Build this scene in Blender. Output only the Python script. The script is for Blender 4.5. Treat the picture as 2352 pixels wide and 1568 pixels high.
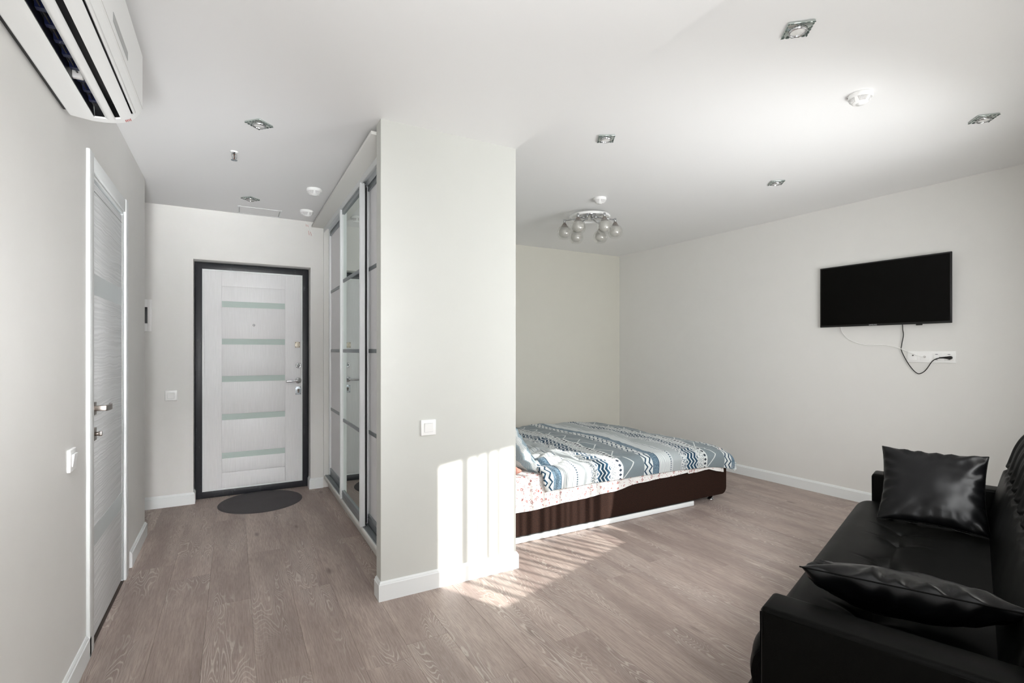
import bpy, bmesh, math, random
from math import sin, cos, pi, radians, sqrt, atan2
from mathutils import Vector, Matrix, noise

random.seed(7)
for o in list(bpy.data.objects): bpy.data.objects.remove(o)
scene = bpy.context.scene
C = scene.collection

# ------------------------------------------------------------ camera, world, lights, exposure
H = 1.25
YAW = .50854
cam_d = bpy.data.cameras.new('camera'); cam = bpy.data.objects.new('camera', cam_d); C.objects.link(cam)
cam.location = (0, 0, H); cam.rotation_euler = (pi / 2, 0, -YAW)
cam_d.sensor_width = 36; cam_d.sensor_fit = 'HORIZONTAL'
cam_d.lens = 36 * 1147.9457 / 2352
cam_d.shift_y = 19.47 / 2352
cam_d.clip_start = .02
scene.camera = cam

U = Vector((.9511, .3090)); V = Vector((-.3090, .9511))      # window wall direction and its inward normal
def uvp(u, v, z=0): return Vector((u * U.x + v * V.x, u * U.y + v * V.y, z))

world = bpy.data.worlds.new('world'); scene.world = world; world.use_nodes = True
bg = world.node_tree.nodes['Background']; bg.inputs[0].default_value = (.86, .93, 1, 1); bg.inputs[1].default_value = 1.0

sun_d = bpy.data.lights.new('sun', 'SUN'); sun = bpy.data.objects.new('sun', sun_d); C.objects.link(sun)
sun_d.energy = 8.5; sun_d.angle = radians(.55); sun_d.color = (1, .965, .91)
SUNH = Vector((-.469, .883)); TE = .471
sdir = Vector((SUNH.x, SUNH.y, -TE)).normalized()
sun.rotation_euler = sdir.to_track_quat('-Z', 'Y').to_euler(); sun.location = (3, -3, 4)

def area(name, loc, direction, sx, sy, power, color=(1, 1, 1)):
    d = bpy.data.lights.new(name, 'AREA'); o = bpy.data.objects.new(name, d); C.objects.link(o)
    d.shape = 'RECTANGLE'; d.size = sx; d.size_y = sy; d.energy = power; d.color = color
    o.location = loc; o.rotation_euler = Vector(direction).to_track_quat('-Z', 'Y').to_euler()
    return o
def daylight(name, loc, direction, sx, sy, power, spread=180):  # cool white area light, for the window and the added fills
    o = area(name, loc, direction, sx, sy, power, (.97, .985, 1)); o.data.spread = radians(spread); return o
# light of the window over the sofa, then fills added behind the camera
daylight('window_daylight', uvp(2.8, -.36, 1.15), (V.x + .45, V.y, -.05), 1.4, 1.15, 40, 140)
daylight('ceiling_fill', uvp(2.8, -.36, .9), (V.x, V.y, .7), 1.4, .7, 3.5)  # added upward light that brightens the right-hand ceiling
daylight('camera_side_fill', uvp(.6, -.37, 1.15), (V.x, V.y, -.08), 1.3, 1.9, 19)  # added light before the solid wall, for a balcony door not built
daylight('upward_fill', uvp(.5, -.37, .6), (0, .45, 1), 1.2, .7, 12, 130)  # added upward light, even fill over the left ceiling
daylight('hall_fill_low', uvp(-.225, -.37, .6), (0, 1, .38), .75, .6, 7, 34)  # added narrow beam, tilted up to reach the hall ceiling
daylight('hall_fill_high', uvp(-.225, -.37, 2.0), (0, 1, -.40), .75, .6, 5, 34)  # added narrow beam, tilted down to reach the hall floor

scene.view_settings.view_transform = 'Standard'; scene.view_settings.look = 'None'
scene.view_settings.gamma = 1; scene.view_settings.exposure = .42
scene.view_settings.use_curve_mapping = False
scene.cycles.diffuse_bounces = 8; scene.cycles.max_bounces = 14; scene.cycles.transparent_max_bounces = 24
scene.cycles.sample_clamp_indirect = 6

# ------------------------------------------------------------ materials
def lin(c):
    return tuple((x / 255 / 12.92) if x / 255 <= .04045 else ((x / 255 + .055) / 1.055) ** 2.4 for x in c) + (1,)
class NT:
    """little node graph writer"""
    def __init__(s, name):
        s.m = bpy.data.materials.new(name); s.m.use_nodes = True; s.t = s.m.node_tree
        s.p = s.t.nodes['Principled BSDF']; s.out = s.t.nodes['Material Output']
    def n(s, typ, **kw):
        x = s.t.nodes.new(typ)
        for k, v in kw.items(): setattr(x, k, v)
        return x
    def put(s, sock, v):
        if isinstance(v, (int, float)):
            sock.default_value = v if not hasattr(sock.default_value, '__len__') else (v,) * len(sock.default_value)
        elif isinstance(v, (tuple, list)): sock.default_value = tuple(v)[:len(sock.default_value)]
        else: s.t.links.new(v, sock)
    def math(s, op, a, b=0., c=0.):
        x = s.n('ShaderNodeMath', operation=op); s.put(x.inputs[0], a); s.put(x.inputs[1], b); s.put(x.inputs[2], c); return x.outputs[0]
    def mix(s, f, a, b):
        x = s.n('ShaderNodeMix', data_type='RGBA'); s.put(x.inputs[0], f); s.put(x.inputs[6], a); s.put(x.inputs[7], b); return x.outputs[2]
    def noise(s, vec, scale, detail=2, rough=.5, dist=0.):
        x = s.n('ShaderNodeTexNoise'); s.put(x.inputs['Vector'], vec); x.inputs['Scale'].default_value = scale
        x.inputs['Detail'].default_value = detail; x.inputs['Roughness'].default_value = rough; x.inputs['Distortion'].default_value = dist
        return x.outputs[0]
    def coord(s, kind='Object'): return s.n('ShaderNodeTexCoord').outputs[kind]
    def sep(s, v):
        x = s.n('ShaderNodeSeparateXYZ'); s.put(x.inputs[0], v); return x.outputs
    def comb(s, a, b, c):
        x = s.n('ShaderNodeCombineXYZ'); s.put(x.inputs[0], a); s.put(x.inputs[1], b); s.put(x.inputs[2], c); return x.outputs[0]
    def vmul(s, v, k):
        x = s.n('ShaderNodeVectorMath', operation='MULTIPLY'); s.put(x.inputs[0], v); s.put(x.inputs[1], k); return x.outputs[0]
    def vadd(s, v, k):
        x = s.n('ShaderNodeVectorMath', operation='ADD'); s.put(x.inputs[0], v); s.put(x.inputs[1], k); return x.outputs[0]
    def ss(s, x, a, b):
        r = s.n('ShaderNodeMapRange', interpolation_type='SMOOTHSTEP'); s.put(r.inputs[0], x); r.inputs[1].default_value = a; r.inputs[2].default_value = b; return r.outputs[0]
    def bump(s, h, strength, dist=.002):
        x = s.n('ShaderNodeBump'); s.put(x.inputs['Height'], h); x.inputs['Strength'].default_value = strength; x.inputs['Distance'].default_value = dist
        s.t.links.new(x.outputs[0], s.p.inputs['Normal']); return x
    def set(s, **kw):
        for k, v in kw.items(): s.put(s.p.inputs[k.replace('_', ' ')], v)
        return s
def plain(name, rgb, rough=.5, metal=0., bump=0., bs=400, spec=.5, var=0.):
    g = NT(name); col = lin(rgb)
    if var:
        k = g.noise(g.coord(), 6, 4, .6)
        col = g.mix(g.ss(k, .3, .7), tuple(c * (1 - var) for c in col[:3]) + (1,), tuple(min(1, c * (1 + var)) for c in col[:3]) + (1,))
    g.set(Base_Color=col, Roughness=rough, Metallic=metal); g.p.inputs['Specular IOR Level'].default_value = spec
    if bump: g.bump(g.noise(g.coord(), bs, 3), bump, .001)
    return g.m

M = {}
M['wall'] = plain('wall_paint', (231, 230, 227), .62, bump=.25, bs=900, spec=.35, var=.006)
M['wall3'] = plain('pier_paint', (209, 210, 205), .62, bump=.25, bs=900, spec=.35, var=.006)
M['wall2'] = plain('alcove_paint', (216, 214, 204), .65, bump=.25, bs=900, spec=.3, var=.006)
M['ceiling'] = plain('ceiling_paint', (241, 241, 241), .5, spec=.3)
M['trim'] = plain('trim_white', (238, 241, 241), .35)
M['white'] = plain('white_plastic', (250, 250, 249), .28)
M['whiteb'] = plain('white_board', (232, 232, 228), .45)
M['ac'] = plain('ac_plastic', (240, 241, 240), .3)
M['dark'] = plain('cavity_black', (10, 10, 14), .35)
M['black'] = plain('black_plastic', (9, 8, 8), .38)
M['rubber'] = plain('black_rubber', (14, 14, 14), .5)
M['grey'] = plain('grey_plastic', (168, 170, 170), .4)
M['coil'] = plain('coil_blue', (10, 20, 58), .45, .2)
M['red'] = plain('red_print', (196, 70, 66), .6)
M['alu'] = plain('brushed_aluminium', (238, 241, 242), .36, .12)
M['alud'] = plain('grey_aluminium', (150, 156, 160), .4, .5)  # darker grey metal for rails, dividers and small fittings
M['chrome'] = plain('chrome', (205, 206, 208), .08, 1.)
M['nickel'] = plain('satin_nickel', (160, 152, 146), .3, 1.)
M['brush'] = plain('pile_seal', (40, 38, 38), .9)
M['mirror'] = plain('mirror_glass', (226, 236, 231), .012, 1.)
M['wpanel'] = plain('wardrobe_panel', (247, 246, 248), .38)
M['frost'] = plain('frosted_lens', (232, 232, 230), .25)
M['nail'] = plain('screw_dark', (60, 58, 56), .4, .7)
M['screen'] = plain('tv_screen', (5, 4, 3), .3, spec=.12)
M['tvback'] = plain('tv_case', (30, 30, 32), .4)
M['silver'] = plain('silver_letter', (210, 210, 212), .3, .3)
M['cablew'] = plain('white_cable', (248, 248, 246), .4)
M['subfloor'] = plain('subfloor', (70, 60, 54), .8)
M['gold'] = plain('champagne_plate', (214, 205, 188), .4, .3)
M['zinc'] = plain('zinc_plate', (205, 212, 218), .3, .4)
M['raw'] = plain('raw_board_end', (214, 198, 176), .7)
M['orange'] = plain('copper_bulb', (170, 92, 60), .3, .4)
M['grille'] = plain('detector_grille', (205, 203, 202), .5)

def mk_frame():                                   # scuffed black steel
    g = NT('scuffed_black_steel'); v = g.coord()
    k = g.noise(g.vmul(v, (9, 9, 2.2)), 3.2, 6, .75); f = g.noise(v, 60, 3)
    w = g.math('MULTIPLY', g.ss(k, .56, .74), g.ss(f, .35, .6))
    g.set(Base_Color=g.mix(w, lin((34, 35, 40)), lin((92, 93, 98))), Roughness=.42); g.bump(g.noise(v, 90, 4), .3, .002); return g.m
M['frame'] = mk_frame()

def mk_entry():                                   # white woodgrain film, vertical fibres
    g = NT('white_woodgrain'); v = g.coord()
    k = g.noise(g.vmul(v, (260, 1, 6)), 1, 3, .6)
    g.set(Base_Color=g.mix(g.ss(k, .3, .7), lin((236, 236, 237)), lin((244, 244, 245))), Roughness=.42); g.bump(k, .25, .001); return g.m
M['entry'] = mk_entry()
def mk_ribbed():                                  # white veneer with wavy brushed ribs
    g = NT('white_ribbed_veneer'); s = g.sep(g.coord())
    wob = g.noise(g.comb(0, g.math('MULTIPLY', s[1], 3.), g.math('MULTIPLY', s[2], 5.)), 1, 3, .6)
    z = g.math('ADD', s[2], g.math('MULTIPLY', wob, .045))
    k = g.noise(g.comb(0, g.math('MULTIPLY', s[1], 1.4), g.math('MULTIPLY', z, 150.)), 1, 2, .45)
    k2 = g.ss(k, .3, .66)
    g.set(Base_Color=g.mix(k2, lin((220, 222, 223)), lin((238, 240, 241))), Roughness=.45); g.bump(k2, .5, .002); return g.m
M['ribbed'] = mk_ribbed()
def mk_glass_strip(name, rgb, rough): return plain(name, rgb, rough, 0, spec=.3)
M['gstrip'] = mk_glass_strip('lacquered_glass', (196, 210, 205), .5)
M['gstrip2'] = mk_glass_strip('matt_glass_band', (212, 218, 219), .35)

def mk_wood():
    g = NT('greige_oak'); v = g.coord(); info = g.n('ShaderNodeObjectInfo').outputs['Random']
    s = g.sep(v); off = g.math('MULTIPLY', info, 37.)
    off2 = g.math('MULTIPLY', info, 91.)
    base = g.comb(g.math('ADD', s[0], off), g.math('ADD', s[1], off2), off)
    # broad cathedral field: contour lines of a smooth stretched noise
    fld = g.noise(g.vmul(base, (8.5, 1.25, 1)), 1, 1.6, .45, .25)
    rip = g.noise(g.vmul(base, (60, 14, 1)), 1, 2, .5)
    ring = g.math('ADD', g.math('MULTIPLY', fld, 46.), g.math('MULTIPLY', rip, .8))
    tri = g.math('PINGPONG', ring, .5)
    line = g.ss(tri, .28, .5)
    where = g.ss(g.noise(g.vmul(base, (5, 1.3, 1)), 1, 2), .44, .62)
    fib = g.noise(g.vmul(base, (230, 11, 1)), 1, 4, .65)
    pore = g.ss(g.noise(g.vmul(base, (420, 26, 1)), 1, 2, .5), .58, .72)
    vo = g.n('ShaderNodeTexVoronoi'); g.put(vo.inputs['Vector'], g.vadd(g.vmul(base, (5.2, 1.75, 0)), g.vmul(g.comb(rip, rip, 0), (.05, .03, 0)))); vo.inputs['Scale'].default_value = 1
    knot = g.math('SUBTRACT', 1., g.ss(vo.outputs['Distance'], .02, .11))
    soft = g.noise(g.vmul(base, (7, 1.1, 1)), 1, 3, .55)
    c = g.mix(g.ss(soft, .3, .72), lin((152, 135, 128)), lin((183, 166, 156)))
    c = g.mix(g.math('MULTIPLY', g.ss(fib, .36, .66), .5), c, lin((122, 106, 98)))
    c = g.mix(g.math('MULTIPLY', g.math('MULTIPLY', line, where), .62), c, lin((205, 196, 187)))
    c = g.mix(g.math('MULTIPLY', pore, .22), c, lin((186, 177, 168)))
    c = g.mix(g.math('MULTIPLY', knot, .55), c, lin((84, 72, 66)))
    tone = g.math('ADD', .965, g.math('MULTIPLY', info, .07))
    hs = g.n('ShaderNodeHueSaturation'); g.put(hs.inputs['Color'], c); g.put(hs.inputs['Value'], tone); hs.inputs['Saturation'].default_value = .95
    g.set(Base_Color=hs.outputs[0], Roughness=g.math('ADD', .4, g.math('MULTIPLY', fib, .16)))
    g.p.inputs['Specular IOR Level'].default_value = .45
    g.bump(g.math('ADD', fib, g.math('MULTIPLY', line, .5)), .2, .0012); return g.m
M['wood'] = mk_wood()

def mk_leather():
    g = NT('black_leatherette'); v = g.coord()
    vo = g.n('ShaderNodeTexVoronoi', feature='DISTANCE_TO_EDGE'); g.put(vo.inputs['Vector'], v); vo.inputs['Scale'].default_value = 420
    g.set(IOR=1.28, Base_Color=lin((8, 8, 7)), Roughness=g.math('ADD', .36, g.math('MULTIPLY', g.noise(v, 7, 3), .1)))
    g.p.inputs['Specular IOR Level'].default_value = .16
    g.bump(g.math('ADD', g.ss(vo.outputs['Distance'], 0, .15), g.noise(v, 900, 2)), .12, .0008); return g.m
M['leather'] = mk_leather()
def mk_cushion():
    g = NT('glossy_black_leatherette'); v = g.coord()
    g.set(Base_Color=lin((7, 7, 8)), Roughness=.33); g.p.inputs['Specular IOR Level'].default_value = .24
    g.bump(g.noise(v, 520, 3), .12, .0008); return g.m
M['cushion'] = mk_cushion()
def mk_suede():
    g = NT('brown_microsuede'); v = g.coord()
    k = g.noise(g.vmul(v, (1, 1, 1)), 230, 4, .7); k2 = g.noise(v, 9, 3)
    g.set(Base_Color=g.mix(g.ss(k, .45, .68), lin((20, 10, 6)), lin((66, 35, 20))), Roughness=.75)
    g.p.inputs['Sheen Weight'].default_value = .12; g.p.inputs['Sheen Tint'].default_value = lin((190, 120, 84)); g.p.inputs['Sheen Roughness'].default_value = .4
    g.p.inputs['Specular IOR Level'].default_value = .2
    g.bump(g.math('ADD', k, k2), .3, .002); return g.m
M['suede'] = mk_suede()
def mk_mat():
    g = NT('ribbed_doormat'); s = g.sep(g.coord())
    r = g.math('SQRT', g.math('ADD', g.math('MULTIPLY', s[0], s[0]), g.math('MULTIPLY', s[1], s[1])))
    w = g.math('PINGPONG', g.math('MULTIPLY', r, 85.), .5); n = g.noise(g.coord(), 160, 3)
    g.set(Base_Color=g.mix(g.math('MULTIPLY', w, n), lin((62, 58, 60)), lin((104, 99, 100))), Roughness=.85); g.bump(w, .7, .003); return g.m
M['mat'] = mk_mat()
def mk_globe():
    g = NT('lamp_glass'); v = g.coord()
    nt = g.t; tr = g.n('ShaderNodeBsdfTransparent'); tr.inputs[0].default_value = (.93, .93, .92, 1)
    gl = g.n('ShaderNodeBsdfGlossy'); gl.inputs['Roughness'].default_value = .03; gl.inputs[0].default_value = (1, 1, 1, 1)
    fr = g.n('ShaderNodeLayerWeight'); fr.inputs[0].default_value = .28
    mx = g.n('ShaderNodeMixShader'); g.put(mx.inputs[0], g.math('ADD', .06, g.math('MULTIPLY', fr.outputs['Facing'], .45)))
    nt.links.new(tr.outputs[0], mx.inputs[1]); nt.links.new(gl.outputs[0], mx.inputs[2]); nt.links.new(mx.outputs[0], g.out.inputs[0]); return g.m
M['globe'] = mk_globe()
def mk_shade():
    g = NT('frosted_inner_shade'); nt = g.t
    s = g.sep(g.coord('Generated'))
    g.set(Base_Color=lin((214, 212, 206)), Roughness=.3)
    tr = g.n('ShaderNodeBsdfTransparent'); mx = g.n('ShaderNodeMixShader')
    g.put(mx.inputs[0], .62); nt.links.new(tr.outputs[0], mx.inputs[1]); nt.links.new(g.p.outputs[0], mx.inputs[2]); nt.links.new(mx.outputs[0], g.out.inputs[0]); return g.m
M['shade'] = mk_shade()
def mk_sheer(dens):
    g = NT('sheer_curtain'); nt = g.t
    tr = g.n('ShaderNodeBsdfTransparent'); tl = g.n('ShaderNodeBsdfTranslucent'); tl.inputs[0].default_value = (.8, .8, .78, 1)
    mx = g.n('ShaderNodeMixShader'); mx.inputs[0].default_value = dens
    nt.links.new(tr.outputs[0], mx.inputs[1]); nt.links.new(tl.outputs[0], mx.inputs[2]); nt.links.new(mx.outputs[0], g.out.inputs[0]); return g.m
M['sheer'] = mk_sheer(.94); M['sheer2'] = mk_sheer(.3)

NAVY = lin((28, 62, 84)); INK = lin((22, 34, 48)); MIDB = lin((104, 132, 150)); PALE = lin((208, 212, 211)); GREYB = lin((146, 160, 166))
def mk_duvet(name, wave=1.):
    g = NT(name); uv = g.n('ShaderNodeTexCoord').outputs['UV']; s = g.sep(uv)
    P_ = .885
    t = g.math('FRACT', g.math('DIVIDE', g.math('SUBTRACT', s[0], 1.766), P_)); y = s[1]
    m = lambda *a: g.math(*a)
    def band(a, b): return m('MULTIPLY', m('GREATER_THAN', t, a), m('LESS_THAN', t, b))
    tx = m('MULTIPLY', t, P_)                                       # metres inside the repeat
    zig = m('MULTIPLY', m('PINGPONG', y, .031), .80)                # chevron offset across
    # thin drawn lines
    nl = g.noise(g.comb(m('MULTIPLY', s[0], 9.), m('MULTIPLY', s[1], 2.5), 0), 1, 2)
    lines = g.ss(m('PINGPONG', m('ADD', m('MULTIPLY', s[0], 80.), m('MULTIPLY', nl, 7.)), .5), .24, .42)
    whitel = g.mix(m('MULTIPLY', lines, .7), PALE, lin((128, 142, 150)))
    # hatched grey band
    hx = m('PINGPONG', m('MULTIPLY', m('ADD', s[0], m('PINGPONG', y, .11)), 150.), .5)
    hatch = g.mix(g.ss(hx, .2, .34), lin((80, 95, 104)), lin((150, 160, 163)))
    # diagonal seams in hatch
    dia = m('LESS_THAN', m('ABSOLUTE', m('SUBTRACT', m('PINGPONG', m('ADD', y, 0), .11), m('MULTIPLY', m('SUBTRACT', t, .77), .9))), .006)
    hatch = g.mix(dia, hatch, PALE)
    # speckle
    vo = g.n('ShaderNodeTexVoronoi'); g.put(vo.inputs['Vector'], uv); vo.inputs['Scale'].default_value = 155
    spk = m('LESS_THAN', vo.outputs['Distance'], .44)
    speck1 = g.mix(spk, PALE, NAVY); speck2 = g.mix(m('LESS_THAN', vo.outputs['Distance'], .40), PALE, lin((60, 80, 92)))
    # dark zigzag band, white chevrons
    zz = m('PINGPONG', m('MULTIPLY', m('ADD', tx, zig), 29.), .5)
    dark = g.mix(m('GREATER_THAN', zz, .33), NAVY, PALE)
    zz2 = m('PINGPONG', m('ADD', m('MULTIPLY', m('ADD', tx, zig), 24.), .25), .5)
    white_z = g.mix(m('LESS_THAN', zz2, .17), PALE, NAVY)
    # diamonds
    def diamonds(center, half, period):
        dx = m('ABSOLUTE', m('SUBTRACT', tx, center)); dy = m('PINGPONG', y, period / 2)
        return m('LESS_THAN', m('ADD', m('MULTIPLY', dx, 1 / half), m('MULTIPLY', dy, 2 / (period * .78))), .98)
    c = PALE
    c = g.mix(band(.163, .44), c, whitel)
    c = g.mix(diamonds(.272, .007, .016), c, NAVY)
    c = g.mix(band(.0, .093), c, white_z)
    nb = g.noise(uv, 120, 3, .7)
    c = g.mix(band(.093, .163), c, g.mix(g.ss(nb, .42, .6), lin((66, 92, 112)), lin((120, 140, 152))))
    c = g.mix(band(.158, .165), c, NAVY)
    c = g.mix(band(.33, .44), c, g.mix(m('MULTIPLY', g.ss(hx, .15, .4), .8), lin((132, 142, 147)), lin((204, 208, 206))))
    c = g.mix(band(.44, .505), c, speck1)
    c = g.mix(band(.505, .638), c, dark)
    c = g.mix(band(.638, .707), c, speck2)
    c = g.mix(band(.707, .766), c, g.mix(diamonds(.652, .016, .034), PALE, INK))
    c = g.mix(diamonds(.631, .004, .009), c, INK)
    c = g.mix(band(.766, 1.0), c, hatch)
    g.set(Base_Color=c, Roughness=.8); g.p.inputs['Specular IOR Level'].default_value = .2
    g.p.inputs['Sheen Weight'].default_value = .15
    g.bump(g.noise(uv, 500, 2), .15, .001); return g.m
M['duvet'] = mk_duvet('patterned_duvet')
def mk_pillow():
    g = NT('patterned_pillowcase'); uv = g.n('ShaderNodeTexCoord').outputs['UV']; s = g.sep(uv); m = lambda *a: g.math(*a)
    t = m('FRACT', m('MULTIPLY', s[0], 2.6))
    nl = g.noise(g.vmul(uv, (3, 12, 0)), 1, 2)
    ln = g.ss(m('PINGPONG', m('ADD', m('MULTIPLY', s[0], 60.), m('MULTIPLY', nl, 3.)), .5), .3, .45)
    c = g.mix(m('MULTIPLY', ln, .6), PALE, lin((132, 152, 164)))
    sel = m('MULTIPLY', m('GREATER_THAN', t, .1), m('LESS_THAN', t, .35))
    h = g.ss(m('PINGPONG', m('MULTIPLY', m('ADD', s[0], m('PINGPONG', s[1], .2)), 90.), .5), .2, .34)
    c = g.mix(sel, c, g.mix(h, lin((112, 140, 154)), lin((190, 202, 206))))
    dy = m('PINGPONG', s[1], .016); dx = m('ABSOLUTE', m('SUBTRACT', t, .52))
    c = g.mix(m('LESS_THAN', m('ADD', m('MULTIPLY', dx, 40), m('MULTIPLY', dy, 80)), .9), c, NAVY)
    g.set(Base_Color=c, Roughness=.8); g.p.inputs['Specular IOR Level'].default_value = .2; return g.m
M['pillow'] = mk_pillow()
def mk_floral():
    g = NT('floral_sheet'); uv = g.n('ShaderNodeTexCoord').outputs['UV']; m = lambda *a: g.math(*a)
    def blobs(scale, r0, r1, seed):
        vo = g.n('ShaderNodeTexVoronoi'); g.put(vo.inputs['Vector'], g.vadd(uv, (seed, seed * .7, 0))); vo.inputs['Scale'].default_value = scale
        d = vo.outputs['Distance']
        cs = g.sep(vo.outputs['Color'])
        keep = m('GREATER_THAN', cs[0], .42)
        a = m('MULTIPLY', m('LESS_THAN', d, r1), m('GREATER_THAN', d, r0)); a = m('MAXIMUM', a, m('LESS_THAN', d, r0 * .35))
        return m('MULTIPLY', a, keep)
    flow = blobs(34, .16, .34, 3.1)
    vo = g.n('ShaderNodeTexVoronoi'); g.put(vo.inputs['Vector'], g.vmul(uv, (1, 1, 0))); vo.inputs['Scale'].default_value = 118
    cs = g.sep(vo.outputs['Color'])
    # leaf marks: elongated spots, thinned out by a patchy mask
    w = g.noise(uv, 34, 2)
    leaf = m('MULTIPLY', m('LESS_THAN', vo.outputs['Distance'], .36), m('GREATER_THAN', cs[1], .48))
    leaf = m('MULTIPLY', leaf, g.ss(w, .44, .5))
    petal = m('LESS_THAN', m('ABSOLUTE', m('SUBTRACT', g.noise(uv, 150, 1), .5)), .13)
    f = m('MAXIMUM', m('MULTIPLY', flow, petal), leaf)
    c = g.mix(m('MULTIPLY', f, .95), lin((226, 224, 221)), g.mix(cs[2], lin((128, 44, 44)), lin((168, 84, 78))))
    g.set(Base_Color=c, Roughness=.85); g.p.inputs['Specular IOR Level'].default_value = .15; return g.m
M['floral'] = mk_floral()

# ------------------------------------------------------------ mesh helpers
class MB:
    def __init__(s): s.v = []; s.f = []; s.uv = None; s.smooth = []
    def add(s, vs, fs, smooth=False):
        o = len(s.v); s.v += [Vector(p) for p in vs]; s.f += [tuple(o + i for i in f) for f in fs]; s.smooth += [smooth] * len(fs); return s
    def box(s, x0, x1, y0, y1, z0, z1):
        x0, x1 = min(x0, x1), max(x0, x1); y0, y1 = min(y0, y1), max(y0, y1); z0, z1 = min(z0, z1), max(z0, z1)
        return s.add([(x0, y0, z0), (x1, y0, z0), (x1, y1, z0), (x0, y1, z0), (x0, y0, z1), (x1, y0, z1), (x1, y1, z1), (x0, y1, z1)],
                     [(0, 3, 2, 1), (4, 5, 6, 7), (0, 1, 5, 4), (1, 2, 6, 5), (2, 3, 7, 6), (3, 0, 4, 7)])
    def bbox(s, x0, x1, y0, y1, z0, z1, r=.003, seg=2):
        bm = bmesh.new(); bmesh.ops.create_cube(bm, size=1)
        for v in bm.verts:
            v.co = Vector((x0 + (x1 - x0) * (v.co.x + .5), y0 + (y1 - y0) * (v.co.y + .5), z0 + (z1 - z0) * (v.co.z + .5)))
        r = min(r, .49 * min(abs(x1 - x0), abs(y1 - y0), abs(z1 - z0)))
        bmesh.ops.bevel(bm, geom=list(bm.edges), offset=r, segments=seg, profile=.5, affect='EDGES')
        bm.normal_update(); bmesh.ops.recalc_face_normals(bm, faces=list(bm.faces))
        bm.verts.index_update()
        s.add([v.co.copy() for v in bm.verts], [[v.index for v in f.verts] for f in bm.faces], True); bm.free(); return s
    def prism(s, poly, axis, a, b, smooth=False):
        """poly: 2D ring; axis 'x','y','z' extruded from a to b"""
        def p3(p, t): return {'x': (t, p[0], p[1]), 'y': (p[0], t, p[1]), 'z': (p[0], p[1], t)}[axis]
        n = len(poly); vs = [p3(p, a) for p in poly] + [p3(p, b) for p in poly]
        s.add(vs, [(i, (i + 1) % n, n + (i + 1) % n, n + i) for i in range(n)], smooth)
        s.add(vs, [tuple(range(n))[::-1], tuple(range(n, 2 * n))]); return s
    def lathe(s, prof, c=(0, 0, 0), axis='z', n=32, smooth=True):
        vs = []; fs = []
        def p3(r, h, a):
            x, y = r * cos(a), r * sin(a)
            q = {'z': (x, y, h), 'x': (h, x, y), 'y': (x, h, y)}[axis]
            return (c[0] + q[0], c[1] + q[1], c[2] + q[2])
        for r, h in prof: vs += [p3(max(r, 1e-5), h, 2 * pi * i / n) for i in range(n)]
        for k in range(len(prof) - 1):
            for i in range(n): fs.append((k * n + i, k * n + (i + 1) % n, (k + 1) * n + (i + 1) % n, (k + 1) * n + i))
        s.add(vs, fs, smooth); return s
    def tube(s, pts, r, n=8, cap=True, rs=None):
        pts = [Vector(p) for p in pts]; vs = []; fs = []; up = Vector((0, 0, 1))
        for i, p in enumerate(pts):
            d = (pts[min(i + 1, len(pts) - 1)] - pts[max(i - 1, 0)]).normalized()
            a = d.cross(up)
            if a.length < .05: a = d.cross(Vector((1, 0, 0)))
            a.normalize(); b = d.cross(a).normalized(); up = -b if b.dot(up) < 0 else b
            rr = rs[i] if rs else r
            vs += [p + a * rr * cos(2 * pi * k / n) + b * rr * sin(2 * pi * k / n) for k in range(n)]
        # keep ring order consistent
        for i in range(len(pts) - 1):
            for k in range(n): fs.append((i * n + k, i * n + (k + 1) % n, (i + 1) * n + (k + 1) % n, (i + 1) * n + k))
        if cap: fs += [tuple(range(n))[::-1], tuple(range((len(pts) - 1) * n, len(pts) * n))]
        s.add(vs, fs, True); return s
    def grid(s, fn, nu, nv, smooth=True, uvfn=None):
        vs = [fn(i / nu, j / nv) for i in range(nu + 1) for j in range(nv + 1)]
        fs = [(i * (nv + 1) + j, (i + 1) * (nv + 1) + j, (i + 1) * (nv + 1) + j + 1, i * (nv + 1) + j + 1) for i in range(nu) for j in range(nv)]
        s.add(vs, fs, smooth)
        if uvfn: s.uv = [uvfn(i / nu, j / nv) for i in range(nu + 1) for j in range(nv + 1)]
        return s
def spline(pts, k=6):
    pts = [Vector(p) for p in pts]; out = []
    for i in range(len(pts) - 1):
        a, b, c, d = pts[max(i - 1, 0)], pts[i], pts[i + 1], pts[min(i + 2, len(pts) - 1)]
        for j in range(k):
            t = j / k; out.append(.5 * ((2 * b) + (c - a) * t + (2 * a - 5 * b + 4 * c - d) * t * t + (3 * b - a - 3 * c + d) * t ** 3))
    out.append(pts[-1]); return out

def rootmat(o):
    m = o.matrix_basis.copy()
    while o.parent: o = o.parent; m = o.matrix_basis @ m
    return m
def obj(name, mb, mat, parent=None, world=True, recalc=True, loc=None):
    me = bpy.data.meshes.new(name)
    vs = mb.v
    if parent is not None and world:
        inv = rootmat(parent).inverted(); vs = [inv @ v for v in vs]
    if loc is not None: vs = [v - Vector(loc) for v in vs]
    me.from_pydata([tuple(v) for v in vs], [], mb.f)
    me.polygons.foreach_set('use_smooth', mb.smooth)
    if mb.uv:
        l = me.uv_layers.new(name='UVMap')
        for lp in me.loops: l.data[lp.index].uv = mb.uv[lp.vertex_index]
    if recalc:
        bm = bmesh.new(); bm.from_mesh(me); bmesh.ops.recalc_face_normals(bm, faces=list(bm.faces)); bm.to_mesh(me); bm.free()
    me.materials.append(M[mat] if isinstance(mat, str) else mat)
    o = bpy.data.objects.new(name, me); C.objects.link(o)
    if loc is not None: o.location = loc
    if parent is not None: o.parent = parent
    return o
def autosmooth(o, ang=40):
    try:
        me = o.data; me.set_sharp_from_angle(angle=radians(ang))
    except Exception: pass
    return o
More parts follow.
